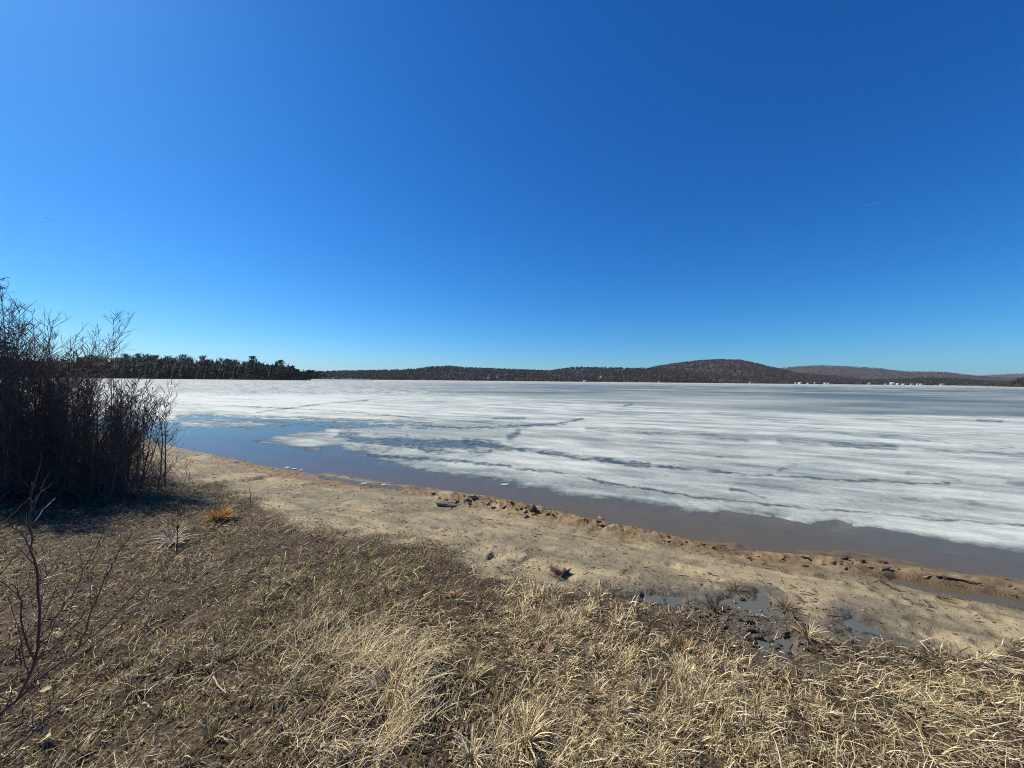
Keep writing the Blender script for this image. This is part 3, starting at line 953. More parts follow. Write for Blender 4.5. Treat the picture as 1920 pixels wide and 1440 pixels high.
tops = lambda px: float(np.interp(px, [p[0] for p in TOP], [p[1] for p in TOP]))
for i in range(96):                                   # skyline of leafless trees and spruces, on the rise
    px = 150 + i * 4.2 + tr_rng.uniform(-3, 3)
    kd = 'bare' if tr_rng.uniform() < .62 else 'spruce'
    plant(kd, px, YF + tr_rng.uniform(70, 130), tops(px) + tr_rng.normal(2.2, 2.6), width=1.15 if kd == 'bare' else 0.95)
for i in range(80):
    px = 150 + i * 5.1 + tr_rng.uniform(-3, 3)
    kd = ('spruce', 'spruce', 'bare', 'spruce', 'pine', 'bare')[int(tr_rng.integers(0, 6))]
    plant(kd, px, YF + tr_rng.uniform(35, 65), tops(px) + tr_rng.uniform(1.5, 12), width=1.2)
for i in range(84):                                   # darker evergreens along the ice
    px = 165 + i * 4.8 + tr_rng.uniform(-2.5, 2.5)
    kd = ('spruce', 'spruce', 'spruce', 'spruce', 'spruce', 'pine')[int(tr_rng.integers(0, 6))]
    plant(kd, px, YF + tr_rng.uniform(6, 28), tops(px) + tr_rng.uniform(9, 24), width=1.6)
plant('pine', 472, YF + 24, 667.5, "tallest pine on the headland, flat-topped crown above the wood", 0.95, False)
plant('spruce', 480, YF + 26, 671, "slim spruce pressed against the flat-topped tallest pine", 0.9, False)
plant('pine', 528, YF + 18, 675, "broad dark pine standing out near the tip of the headland", 1.05, False)
plant('spruce', 569, YF + 8, 692, "last small spruce at the tip of the headland", 1.2, False)
plant('spruce', 549, YF + 12, 686, "dark spruce between the broad pine and the headland tip", 1.3, False)
plant('spruce', 508, YF + 14, 681, "lone pointed spruce in the gap between the two big pines", 1.1, False)
for px, yt in ((556, 693), (561, 697), (541, 687), (536, 690)):
    plant('spruce', px, YF + 10, yt, width=1.4)


def scrub(name, segs, n, hmin, hmax, cols, seed, spread=6):
    """tangled dark scrub along a far shore"""
    r = np.random.default_rng(seed)
    t = r.uniform(0, 1, n)
    a, b = np.array(segs[0]), np.array(segs[1])
    P = a + (b - a) * t[:, None]
    P[:, 1] += r.uniform(0, spread, n)
    P[:, 2] += r.uniform(0, 0.3, n)
    h = r.uniform(hmin, hmax, n)
    k = 7
    c = P[:, None] + r.normal(0, 1, (n, k, 3)) * np.array([1.3, .8, 0]) * h[:, None, None] * 0.4
    c[..., 2] += r.uniform(0, 1, (n, k)) * h[:, None]
    tri = c[:, :, None] + r.normal(0, 1, (n, k, 3, 3)) * h[:, None, None, None] * np.array([.22, .22, .22])
    tri[..., 2] = np.maximum(tri[..., 2], P[:, None, None, 2])
    V = tri.reshape(-1, 3)
    m_ = mesh_np(name, V, None, np.arange(len(V)).reshape(-1, 3))
    cl = np.array(cols)[r.integers(0, len(cols), n)]
    attr(m_, "tint", np.repeat(cl, k * 3, 0))
    tag(obj(name, m_, M_FOREST), kind="stuff")


DARK = [(0.020, 0.023, 0.015), (0.028, 0.027, 0.020), (0.036, 0.031, 0.026), (0.016, 0.022, 0.014)]
scrub("shoreline_scrub", ((-1000, YF + 1.5, 0.0), (-236, YF + 1.0, 0.0)), 2600, 1.5, 5.0, DARK, 3, 22)
scrub("wood_understorey", ((-1000, YF + 95, 5.0), (-330, YF + 95, 3.0)), 4200, 7, 17.0, DARK + [(0.05, 0.045, 0.04), (0.045, 0.04, 0.034)], 44, 60)
scrub("wood_understorey", ((-1000, YF + 30, 2.5), (-262, YF + 30, 1.5)), 4200, 4, 11.0, DARK, 4, 70)

# right-hand headland at the picture's edge
RYF = 620.0
rx = np.linspace(790, 1500, 24)
headland("right_headland_ground", rx, np.full(len(rx), RYF), 900.0, np.interp(rx, [790, 800, 830, 900, 1500], [0.1, 2, 8, 14, 26]), 8)
ROLIVE = plain("olive_needles", (0.075, 0.070, 0.028), 0.8, 0.45, 0.5)
for i in range(64):
    x = 799 + tr_rng.uniform(0, 1) * 90
    Y = RYF + tr_rng.uniform(4, 120)
    zz = np.interp(x, [790, 800, 830, 900, 1500], [0.1, 2, 8, 14, 26]) * min(1, (Y - RYF) / 100) * .8
    kd = ('spruce', 'pine', 'bare', 'spruce')[int(tr_rng.integers(0, 4))]
    p = PR[kd][int(tr_rng.integers(0, len(PR[kd])))]
    h = tr_rng.uniform(10, 15) * (0.55 + 0.45 * min(1, (x - 797) / 18))
    t = tree_thing({'spruce': 'spruce_tree', 'pine': 'pine_tree', 'bare': 'bare_tree'}[kd], kd, p, x * Y / RYF, Y, zz - .3, h,
                   {'spruce': "olive-dark spruce on the small wooded point at the far right shore", 'pine': "bushy pine on the small wooded point at the far right shore",
                    'bare': "leafless tree on the small wooded point at the far right shore"}[kd], "tree", "trees on the right-hand point", tr_rng.uniform(0, 6), 1.4, CM[kd] if kd == 'bare' else None)
    if kd != 'bare':
        for ch in t.children:
            if ch.name.startswith("crown"):
                ch.material_slots[0].link = 'OBJECT'; ch.material_slots[0].material = ROLIVE if i % 3 else M_NEEDLE
scrub("shoreline_scrub", ((796, RYF + 1, 0.0), (1300, RYF + 1, 0.0)), 900, 1.5, 5.0, [(0.06, 0.05, 0.03), (0.05, 0.055, 0.03), (0.09, 0.07, 0.05)], 6, 40)
scrub("shoreline_scrub", ((-480, 1303, 0.3), (1750, 1345, 0.3)), 5200, 2.0, 8.0, DARK + [(0.11, 0.09, 0.08), (0.13, 0.105, 0.09)], 7, 45)

# ------------------------------------------------------------------ cottages on the far shore
M_ROOFS = {'grey': plain("roof_grey", (0.20, 0.20, 0.21), .8, .15, .5), 'brown': plain("roof_brown", (0.12, 0.08, 0.06), .8, .15, .5),
           'white': plain("roof_metal", (0.42, 0.43, 0.45), .5, .06, .5, .5), 'red': plain("roof_red", (0.25, 0.09, 0.06), .8, .15, .5)}
M_WALLS = {'white': plain("wall_white", (0.50, 0.50, 0.48), .7, .05, .4), 'grey': plain("wall_grey", (0.26, 0.26, 0.26), .8, .1, .4), 'tan': plain("wall_tan", (0.30, 0.25, 0.18), .8, .1, .4),
           'red': plain("wall_red", (0.30, 0.12, 0.08), .8, .1, .4), 'blue': plain("wall_blue", (0.40, 0.46, 0.52), .8, .1, .4)}
M_PANE = plain("window_pane", (0.03, 0.035, 0.045), .15, .2, .5, .6)
M_DOOR = plain("cottage_door", (0.12, 0.07, 0.05), .6, .2, 1.0)


def box(g, x0, x1, y0, y1, z0, z1):
    V = [(x, y, z) for z in (z0, z1) for x, y in ((x0, y0), (x1, y0), (x1, y1), (x0, y1))]
    g.add(V, [(0, 3, 2, 1), (4, 5, 6, 7), (0, 1, 5, 4), (1, 2, 6, 5), (2, 3, 7, 6), (3, 0, 4, 7)])


def cottage(px, py, w, h, wall, roof, label, gable_front=False, Y=None):
    Y = Y or 1318.0
    w, h = w * .85, h * .88
    p = at_depth(float(px), float(py) + 1.4, Y)
    z = max(float(p[2]), 1.0)
    t = thing("cottage", label, "house", (float(p[0]), Y, z), math.atan2(-float(p[0]), Y) * 0.6, "cottages along the far shore")
    d = w * 0.7
    g = Geo(); box(g, -w / 2, w / 2, -d / 2, d / 2, -4, h)
    rz = h + (w if gable_front else d) * 0.32
    if gable_front:
        g.add([(-w / 2, -d / 2, h), (w / 2, -d / 2, h), (0, -d / 2, rz), (-w / 2, d / 2, h), (w / 2, d / 2, h), (0, d / 2, rz)], None, [(0, 1, 2), (4, 3, 5)])
    else:
        g.add([(-w / 2, -d / 2, h), (-w / 2, d / 2, h), (-w / 2, 0, rz), (w / 2, -d / 2, h), (w / 2, d / 2, h), (w / 2, 0, rz)], None, [(1, 0, 2), (3, 4, 5)])
    obj("wall", g.mesh("cottage_wall"), M_WALLS[wall], t)
    g = Geo(); o = 0.5; th = 0.25
    half, run = (w / 2, d / 2) if gable_front else (d / 2, w / 2)
    for s in (-1, 1):
        e = [(s * (half + o), h - 0.32 * 2 * o * .5), (0, rz + .02)]
        P = []
        for dz in (0.05, th + .05):
            for (c, zz), r_ in ((e[0], -1), (e[0], 1), (e[1], 1), (e[1], -1)):
                P.append((c, r_ * (run + o), zz + dz) if gable_front else (r_ * (run + o), c, zz + dz))
        g.add(P, [(0, 1, 2, 3), (7, 6, 5, 4), (0, 4, 5, 1), (1, 5, 6, 2), (2, 6, 7, 3), (3, 7, 4, 0)])
    rf = obj("roof", g.mesh("cottage_roof"), M_ROOFS[roof], t)
    g = Geo(); box(g, w * .18, w * .18 + .7, d * .05, d * .05 + .7, h + .3, rz + 1.0); obj("chimney", g.mesh("chimney"), M_WALLS['red'], rf)
    for k in range(2 if w < 11 else 3):
        cx = -w * .32 + k * w * (.58 if w < 11 else .3)
        g = Geo(); box(g, cx - .6, cx + .6, -d / 2 - .06, -d / 2 - .003, h * .38, h * .38 + 1.2)
        fo = obj("window", g.mesh("cottage_window"), M_WALLS['white'], t)
        g = Geo(); box(g, cx - .48, cx + .48, -d / 2 - .09, -d / 2 - .063, h * .38 + .12, h * .38 + 1.08)
        obj("pane", g.mesh("window_pane"), M_PANE, fo)
    g = Geo(); box(g, -w * .03, w * .03 + .9, -d / 2 - .08, -d / 2 - .003, 0.0, 2.1); obj("door", g.mesh("cottage_door"), M_DOOR, t)


COTTAGES = [(916, 709, 9, 3.6, 'grey', 'grey', "grey house half hidden in trees, leftmost of the far-shore houses", 0),
            (932, 707, 8, 4.5, 'white', 'grey', "white house set a little up the slope beside the leftmost grey house", 1),
            (969, 712, 9, 3.2, 'red', 'white', "red cottage with a pale roof, on the shore below the low saddle", 0),
            (1026.5, 715, 6, 2.6, 'tan', 'brown', "tiny tan boathouse at the ice, first one right of the red cottage", 0),
            (1097, 715, 13, 2.6, 'grey', 'grey', "long low grey building by the ice under the low flat ridge", 0),
            (1106, 713.5, 7, 4.2, 'white', 'brown', "small white gabled house touching the long low grey building", 1),
            (1126.6, 708, 9, 4.0, 'grey', 'white', "pale-roofed house alone high in the trees on the flat ridge", 0),
            (1140, 715, 10, 3.0, 'tan', 'brown', "wide tan cottage at the ice below the high pale-roofed house", 0),
            (1205.6, 716, 8, 3.6, 'white', 'grey', "white cottage at the left foot of the round hill", 1),
            (1235.6, 717, 6, 3.6, 'white', 'brown', "narrow white cottage under the left slope of the round hill", 1),
            (1406, 718.5, 6, 3.6, 'white', 'grey', "lone white cottage below the right shoulder of the round hill", 1),
            (1476.5, 718.5, 7, 3.4, 'white', 'grey', "white cottage nearest the dip between the round hill and the far hill", 0),
            (1492, 718, 8, 4.6, 'white', 'brown', "tall white gabled house just right of the dip between the hills", 1),
            (1500, 720, 12, 2.6, 'white', 'white', "long low white boathouse in front of the tall gabled house", 0),
            (1515, 721, 7, 2.2, 'white', 'white', "very low white shed between the long boathouse and a grey house", 0),
            (1528, 719, 9, 4.2, 'grey', 'white', "grey house with a light roof under the top of the far hill", 0),
            (1547.6, 720, 10, 3.2, 'blue', 'grey', "pale blue-grey cottage left of the dark shore evergreens", 0),
            (1554, 721, 7, 2.6, 'white', 'white', "little white boathouse touching the pale blue-grey cottage", 0),
            (1630, 720.5, 9, 4.2, 'grey', 'white', "solitary grey house among bare trees left of the white cluster", 1),
            (1661, 722.5, 6, 2.4, 'white', 'grey', "small white shed at the left end of the cluster of white houses", 0),
            (1673, 721, 15, 5.2, 'grey', 'white', "largest house of the white cluster, wide grey front", 0),
            (1683, 722.5, 9, 3.2, 'white', 'white', "white house right beside the largest house", 0),
            (1694, 722.5, 10, 3.4, 'white', 'grey', "bright white house in the middle of the white cluster", 1),
            (1710, 721.8, 11, 3.4, 'tan', 'brown', "tan cottage inside the cluster of white houses", 0),
            (1720, 721, 7, 4.8, 'white', 'grey', "tallest narrow white house of the cluster", 1),
            (1727, 722.8, 8, 2.8, 'white', 'white', "low bright house at the right end of the white cluster", 0),
            (1767, 723, 14, 3.0, 'tan', 'brown', "wide tan building standing apart, rightmost on the far shore", 0)]
for px, py, w, h, wl_, rf_, lab, gf in COTTAGES:
    cottage(px, py, w, h, wl_, rf_, lab, bool(gf), 1292.0 if py > y_hor(px) + 0.2 else 1340.0)

# ------------------------------------------------------------------ leafless alders on the left
def branchy(r, base, azim, lean, L, curve, rad, n=9):
    """a stem that leans, bends back upwards and wanders"""
    pts = [np.array(base, float)]
    th = lean
    step = L / (n - 1)
    for i in range(n - 1):
        th = th + (curve / n) + r.normal(0, 0.045)
        azim = azim + r.normal(0, 0.09)
        pts.append(pts[-1] + step * np.array([math.sin(th) * math.sin(azim), math.sin(th) * math.cos(azim), math.cos(th)]))
    return np.array(pts), rad * (1 - 0.86 * np.linspace(0, 1, n))


def twig_from(r, p, d, L, n=4, up=0.5, jitter=0.16):
    pts = [np.array(p)]
    d = d / np.linalg.norm(d)
    for i in range(n - 1):
        d = d + r.normal(0, jitter, 3) + np.array([0, 0, up / n]); d /= np.linalg.norm(d)
        pts.append(pts[-1] + d * L / (n - 1))
    return np.array(pts)


def alder(px, Y, n_stems, hgt, label, seed, lean_bias=0.0, spread=0.5, twigs=30, low=10, catkins=0):
    r = np.random.default_rng(seed)
    x0 = (px - 960) / FPX * Y
    z0 = float(ground_z(x0, Y)[0])
    t = thing("alder_bush", label, "bush", (x0, Y, z0), 0, "leafless alders on the left bank")
    tw, ck = Geo(), Geo()
    for s in range(n_stems):
        az = r.uniform(0, 6.28)
        bx, by = r.normal(0, spread * .5, 2)
        bz = float(ground_z(x0 + bx, Y + by)[0]) - z0 - 0.05
        lean = abs(r.normal(0.07, 0.085)) + 0.02
        L = hgt * r.uniform(0.62, 1.06)
        if lean_bias:
            az = math.pi / 2 + r.normal(0, 0.7) if r.uniform() < .75 else az
            lean = lean + lean_bias * r.uniform(.3, 1.2)
        pts, rad = branchy(r, (bx, by, bz), az, lean, L, -0.10 + r.normal(0, .12), r.uniform(.008, .017))
        g = Geo(); g.tube(pts, rad, 5)
        # a few side branches belong to the stem
        for b in range(int(r.integers(3, 7))):
            k = r.uniform(.25, .85) * (len(pts) - 1); i = int(k)
            p = pts[i] + (pts[i + 1] - pts[i]) * (k - i); ax = pts[i + 1] - pts[i]; ax /= np.linalg.norm(ax)
            side = np.cross(ax, r.normal(0, 1, 3)); side /= np.linalg.norm(side) + 1e-9; side *= .75
            bl = L * r.uniform(.16, .34) * (1.15 - k / len(pts))
            bp = twig_from(r, p, ax * .8 + side * .75, bl, 5, .55)
            g.tube(bp, np.linspace(rad[i] * .5, .0018, 5), 4)
            for q in range(5):
                u = r.uniform(.2, 1) * 4; iu = min(int(u), 3)
                pp = bp[iu] + (bp[iu + 1] - bp[iu]) * (u - iu)
                dd = (bp[iu + 1] - bp[iu]); dd /= np.linalg.norm(dd)
                tp = twig_from(r, pp, dd + r.normal(0, .55, 3), r.uniform(.10, .32), 3, .4)
                tw.tube(tp, [.0028, .0022, .0014], 3, cap=False)
                if catkins and r.uniform() < catkins:
                    e = tp[-1]
                    ck.tube([e, e + np.array([r.normal(0, .005), r.normal(0, .005), -.018]), e + np.array([r.normal(0, .008), 0, -.05])], [.0035, .006, .003], 5)
        obj("stem", g.mesh("alder_stem"), M_ALDER, t)
        for b in range(twigs):
            k = min(r.uniform(.12, 1.0), .999) * (len(pts) - 1); i = int(k)
            p = pts[i] + (pts[i + 1] - pts[i]) * (k - i); ax = pts[i + 1] - pts[i]; ax /= np.linalg.norm(ax)
            side = np.cross(ax, r.normal(0, 1, 3)); side /= np.linalg.norm(side) + 1e-9
            tl = r.uniform(.18, .55) * (1.1 - .5 * k / len(pts))
            tp = twig_from(r, p, ax * .7 + side * .8, tl, 4, .45)
            tw.tube(tp, [.0042, .0034, .0026, .0016], 3, cap=False)
            for q in range(2):
                iu = int(r.integers(1, 3))
                sp = twig_from(r, tp[iu], (tp[iu + 1] - tp[iu]) + r.normal(0, .35, 3) * tl * .4, tl * r.uniform(.3, .6), 3, .3)
                tw.tube(sp, [.0028, .0022, .0014], 3, cap=False)
        for b in range(low):                       # tangle close to the ground
            p = np.array([bx + r.normal(0, .35), by + r.normal(0, .35), bz + r.uniform(0, .25)])
            tp = twig_from(r, p, np.array([r.normal(0, 1), r.normal(0, 1), r.uniform(.1, 1.4)]), r.uniform(.25, .75), 4, .1, .25)
            tw.tube(tp, [.004, .0034, .0026, .0016], 3, cap=False)
    tag(obj("twigs", tw.mesh("alder_twigs"), M_ALDER2, t), kind="stuff")
    if ck.n:
        tag(obj("catkins", ck.mesh("alder_catkins"), M_CATKIN, t), kind="stuff")


alder(212, 6.6, 22, 1.95, "rightmost alder bush, thin leaning stems hung with catkins over the water", 1, 0.26, .5, 26, 14, 0.5)
alder(150, 6.5, 26, 2.3, "leafless alder bush of tall upright stems just left of the leaning one", 2, 0.03, .7, 30, 16)
alder(78, 6.3, 30, 3.2, "tallest alder clump, long stems rising highest above the horizon", 3, 0.0, .7, 34, 16)
alder(5, 6.2, 30, 3.05, "dense dark alder clump at the picture's edge, beside the tallest clump", 4, 0.0, .9, 34, 16)
alder(-95, 6.0, 24, 3.1, "alder clump reaching in from outside the frame below the spruce branches", 5, 0.05, .9, 30, 14)
alder(85, 8.0, 26, 2.75, "alder thicket standing nearer the water behind the tallest clump", 6, 0.0, 1.1, 32, 12)
alder(15, 8.2, 28, 3.3, "alder thicket nearer the water behind the dense dark clump", 7, 0.0, 1.2, 32, 12)
alder(185, 7.6, 14, 2.1, "low sparse alder behind the leaning bush, by the water", 8, 0.03, .6, 24, 10, 0.2)


# spruces behind the alders
def big_spruce(px, Y, h, label, seed, reach, n_whorl=26):
    r = np.random.default_rng(seed)
    x0 = (px - 960) / FPX * Y; z0 = float(ground_z(x0, Y)[0])
    t = thing("spruce_tree", label, "tree", (x0, Y, z0), 0)
    g = Geo(); g.tube([(0, 0, -.1), (.02, 0, h * .5), (0, 0, h)], [.085 * h / 4, .05 * h / 4, .008], 8); obj("trunk", g.mesh("trunk"), M_TRUNK, t)
    br, nd = Geo(), []
    for z in np.linspace(.06, .97, n_whorl):
        for k in range(5):
            a = r.uniform(0, 6.28); L = reach * (1 - z) ** .8 * r.uniform(.7, 1.1) + .08
            p0 = np.array([0, 0, z * h]); pts = [p0]
            for i in range(1, 6):
                u = i / 5
                pts.append(p0 + np.array([math.cos(a) * L * u, math.sin(a) * L * u, -L * .28 * math.sin(u * 2.4) + L * .10 * u * u]))
            pts = np.array(pts); br.tube(pts, np.linspace(.012, .003, 6), 4, cap=False)
            m = int(60 * L / reach) + 14
            u = r.uniform(.12, 1, m) * 5; iu = np.minimum(u.astype(int), 4)
            c = pts[iu] + (pts[iu + 1] - pts[iu]) * (u - iu)[:, None]
            ax = np.array([math.cos(a), math.sin(a), -.1]); sd_ = np.array([-math.sin(a), math.cos(a), 0])
            sl = r.uniform(.05, .16, m) * (1.1 - .5 * u / 5)
            sg = r.choice([-1, 1], m)
            d = ax[None] * .75 + sd_[None] * (sg * r.uniform(.3, 1, m))[:, None] + r.normal(0, .16, (m, 3)) - np.array([0, 0, .1])
            tip = c + d * sl[:, None]
            w = np.cross(d, np.array([0, 0, 1.]) + r.normal(0, .5, (m, 3))); w /= np.linalg.norm(w, axis=1, keepdims=True) + 1e-9
            w *= .013
            nd.append(np.stack([c - w * .5, c + d * sl[:, None] * .5 - w, tip, c + d * sl[:, None] * .5 + w], 1))
    obj("branches", br.mesh("branches"), M_TRUNK, t)
    nd = np.concatenate(nd).reshape(-1, 3)
    tag(obj("needles", mesh_np("needles", nd, np.arange(len(nd)).reshape(-1, 4)), M_NEEDLE, t), kind="stuff")


big_spruce(-118, 6.9, 5.6, "dark spruce beyond the left edge, only its branch tips showing in the sky", 31, 1.75)
big_spruce(8, 9.6, 2.95, "young dark spruce showing through the alder stems at the left edge", 32, 1.0, 22)
big_spruce(-40, 10.5, 3.4, "bushy spruce mostly hidden behind the edge alders", 33, 1.2, 22)

# ------------------------------------------------------------------ bare sapling in the near left corner
SAP = [([(-130, 1470), (-60, 1390), (0, 1338), (32, 1312), (44, 1288), (65, 1245), (72, 1200), (73, 1140), (69, 1078), (61, 1030), (58, 985), (57, 940), (60, 905)], 8.0, 2.2, 0.0),
       ([(-60, 1392), (0, 1340), (40, 1305), (66, 1277), (100, 1252), (125, 1237), (147, 1217), (200, 1170), (250, 1118), (300, 1068), (332, 1035)], 7.5, 1.6, 0.02),
       ([(147, 1216), (158, 1190), (166, 1160), (182, 1118), (203, 1074), (213, 1050), (230, 1024), (246, 1003)], 4.2, 1.2, 0.02),
       ([(198, 1095), (203, 1066), (214, 1050)], 2.6, 1.6, -0.02),
       ([(66, 1243), (88, 1226), (112, 1203), (150, 1160), (178, 1126)], 3.6, 1.4, -0.05),
       ([(74, 1197), (88, 1178), (106, 1152), (126, 1128), (142, 1108), (156, 1066), (172, 1040), (185, 1018)], 3.6, 1.4, 0.03),
       ([(124, 1237), (155, 1225), (192, 1200), (222, 1180), (252, 1148), (284, 1140)], 3.4, 1.2, -0.03), ([(244, 1156), (256, 1138), (272, 1126)], 2.0, 1.0, -0.03),
       ([(66, 1243), (54, 1220), (46, 1194), (39, 1160), (38, 1128), (34, 1106), (20, 1095)], 4.2, 1.6, 0.03), ([(46, 1194), (52, 1172), (68, 1160), (70, 1140)], 2.4, 1.2, 0.05),
       ([(52, 1265), (46, 1240), (36, 1185), (30, 1165)], 2.8, 1.2, -0.03), ([(-80, 1480), (0, 1428), (50, 1385), (95, 1342), (160, 1292), (198, 1256), (222, 1230)], 4.0, 1.1, -0.15),
       ([(95, 1342), (98, 1310), (104, 1282)], 2.2, 1.0, -0.15), ([(-60, 1490), (0, 1440), (60, 1396), (122, 1348)], 3.4, 1.2, -0.2), ([(-40, 1470), (10, 1400), (40, 1360), (46, 1322)], 2.8, 1.2, -0.16),
       ([(-50, 1180), (0, 1146), (36, 1118), (60, 1092)], 2.6, 1.2, 0.1), ([(-40, 1110), (0, 1076), (26, 1046), (55, 1012)], 2.6, 1.2, 0.12), ([(-50, 1050), (0, 986), (30, 960), (60, 930)], 3.0, 1.4, 0.14),
       ([(-60, 1300), (0, 1235), (30, 1210), (46, 1198)], 2.6, 1.4, 0.08), ([(-60, 1330), (0, 1276), (28, 1246), (34, 1200)], 2.4, 1.2, -0.06),
       ([(62, 1030), (40, 1000), (22, 984)], 2.6, 1.2, 0.0), ([(60, 985), (82, 956), (104, 934)], 2.6, 1.3, 0.05), ([(58, 945), (80, 920), (98, 905)], 2.4, 1.2, -.03), ([(70, 1090), (80, 1060), (86, 1040)], 2.0, 1.0, .02),
       ([(44, 1290), (70, 1278), (70, 1230)], 2.2, 1.0, .04)]
sap_base = (-2.15, 1.28)
sz = float(ground_z(*sap_base)[0])
sap = thing("bare_sapling", "leafless reddish-brown sapling with fine branches, in the near left corner", "sapling", (*sap_base, sz))
sr = np.random.default_rng(4)
for i, (pts, w0, w1, dz) in enumerate(SAP):
    a = np.array(pts, float)
    u = np.linspace(0, 1, len(a)); uu = np.linspace(0, 1, len(a) * 3 - 2)
    a = np.stack([np.interp(uu, u, a[:, 0]), np.interp(uu, u, a[:, 1])], -1)
    Yd = 1.38 + dz + 0.10 * uu * (1 if i % 2 else -1) + (a[:, 0] / 900.0) * 0.35
    P = at_depth(a[:, 0], a[:, 1], Yd) - np.array([*sap_base, sz])
    P[1:-1] += sr.normal(0, 0.0022, P[1:-1].shape)
    rad = np.interp(uu, [0, 1], [w0 * .78, w1 * .85]) / 2 / FPX * 1.40
    g = Geo()
    if i < 2:
        foot = np.array([[0.02 * i, 0.01 * i, -0.08], [0.06 + 0.03 * i, 0.01, 0.05]])
        if i == 0:
            P = np.concatenate([foot, P]); rad = np.concatenate([[.011, .0095], rad])
    g.tube(P, rad, 6)
    for k in range(1, len(P) - 1):                    # buds
        if w0 < 5 and sr.uniform() < .6:
            d = sr.normal(0, 1, 3); d /= np.linalg.norm(d)
            g.tube([P[k], P[k] + d * rad[k] * 1.6, P[k] + d * rad[k] * 1.6 + np.array([0, 0, .006])], [.0016, .002, .0006], 4, cap=False)
    if w0 > 3:
        for k in range(3, len(P) - 2, 2):
            ax = P[k + 1] - P[k]; ax /= np.linalg.norm(ax)
            tp = twig_from(sr, P[k], ax + sr.normal(0, .45, 3) + np.array([0, 0, .25]), sr.uniform(.05, .20), 5, .3, .12)
            g.tube(tp, np.linspace(rad[k] * .5, .0009, 5), 4, cap=False)
    obj("stem" if i < 2 else "branch", g.mesh("sapling_branch"), M_SAPLING, sap)

# ------------------------------------------------------------------ dead grass
STRAW = np.array([(0.66, 0.535, 0.305), (0.54, 0.43, 0.245), (0.78, 0.665, 0.43), (0.41, 0.32, 0.18), (0.61, 0.52, 0.33)])
BROWN = np.array([(0.17, 0.118, 0.05), (0.24, 0.172, 0.076), (0.075, 0.05, 0.026), (0.32, 0.235, 0.125), (0.19, 0.145, 0.088), (0.11, 0.082, 0.05)])
GREEN = np.array([(0.20, 0.20, 0.075), (0.26, 0.24, 0.09), (0.15, 0.155, 0.06), (0.30, 0.26, 0.11)])


def blades(P, azim, tilt, bend, L, W, col, name, seg=3, twist=None):
    """ribbons that leave the ground at a tilt and bend over; one mesh"""
    n = len(P)
    u = np.stack([np.sin(azim), np.cos(azim)], -1)
    side = np.stack([u[:, 1], -u[:, 0], np.zeros(n)], -1)
    if twist is None: twist = rng.normal(0, 0.5, n)
    pts = [P]; th = tilt.copy(); c = P.copy()
    for s in range(seg):
        d = np.stack([np.sin(th) * u[:, 0], np.sin(th) * u[:, 1], np.cos(th)], -1)
        c = c + d * (L / seg)[:, None]
        pts.append(c); th = th + bend / seg
    nrm = np.stack([np.cos(tilt) * u[:, 0], np.cos(tilt) * u[:, 1], -np.sin(tilt)], -1)
    wd = side * np.cos(twist)[:, None] + nrm * np.sin(twist)[:, None]
    rows = []
    for s in range(seg):
        k = (W * (1 - 0.55 * s / seg) * 0.5)[:, None]
        rows += [pts[s] - wd * k, pts[s] + wd * k]
    rows.append(pts[seg])
    V = np.stack(rows, 1); m = 2 * seg + 1
    q = np.concatenate([np.array([[2 * s, 2 * s + 1, 2 * s + 3, 2 * s + 2]]) for s in range(seg - 1)])
    t = np.array([[2 * seg - 2, 2 * seg - 1, 2 * seg]])
    o = (np.arange(n) * m)[:, None, None]
    Vf = V.reshape(-1, 3)
    if name is None:
        return Vf, (q[None] + o).reshape(-1, 4), (t[None] + o).reshape(-1, 3), np.repeat(col, m, 0)
    me_ = mesh_np(name, Vf, (q[None] + o).reshape(-1, 4), (t[None] + o).reshape(-1, 3))
    attr(me_, "tint", np.repeat(col, m, 0))
    return me_


def blob(px, py, items):
    v = np.zeros(px.shape)
    for cx, cy, rx_, ry_, s in items:
        v = np.maximum(v, s * np.exp(-(((px - cx) / rx_) ** 2 + ((py - cy) / ry_) ** 2)))
    return v


def grass_fields(px, py, x, y):
    hay = blob(px, py, [(690, 1230, 130, 60, 1), (720, 1320, 100, 90, 1.1), (760, 1190, 110, 40, .7), (1780, 1330, 190, 130, .65), (1860, 1250, 120, 60, .9), (650, 1400, 110, 80, .6), (1560, 1330, 170, 80, .5), (1700, 1280, 180, 60, .7), (1820, 1420, 220, 90, .5)])
    sedge = blob(px, py, [(1060, 1220, 260, 110, .9), (1150, 1360, 220, 110, 1), (1300, 1300, 160, 120, .9), (980, 1120, 140, 30, .7), (1420, 1400, 180, 110, .6), (900, 1360, 120, 110, .45)])
    green = blob(px, py, [(720, 1060, 140, 45, .75), (480, 1160, 160, 60, .5), (640, 1120, 160, 50, .4), (960, 1300, 60, 60, .35), (330, 1330, 140, 80, .3), (450, 1290, 120, 50, .3)])
    dark = blob(px, py, [(1330, 1170, 210, 48, 1.2), (1470, 1215, 110, 40, 1.1), (1150, 1125, 120, 26, .9), (900, 1072, 120, 34, .8), (700, 1018, 170, 26, .95), (560, 985, 90, 26, .8), (120, 930, 260, 50, 1), (330, 960, 150, 30, .6), (860, 1350, 70, 110, .75), (1560, 1390, 120, 60, .7), (1480, 1290, 90, 40, .5), (250, 1120, 130, 40, .45), (520, 1330, 110, 40, .5), (1620, 1240, 130, 22, .7), (1000, 1270, 80, 40, .35)])
    n = fbm(x * 1.7, y * 1.7, 3, 200) * 0.35
    return np.clip(hay + n, 0, 1), np.clip(sedge + n * .6, 0, 1), np.clip(green - n * .8, 0, 1), np.clip(dark + n * .4, 0, 1)


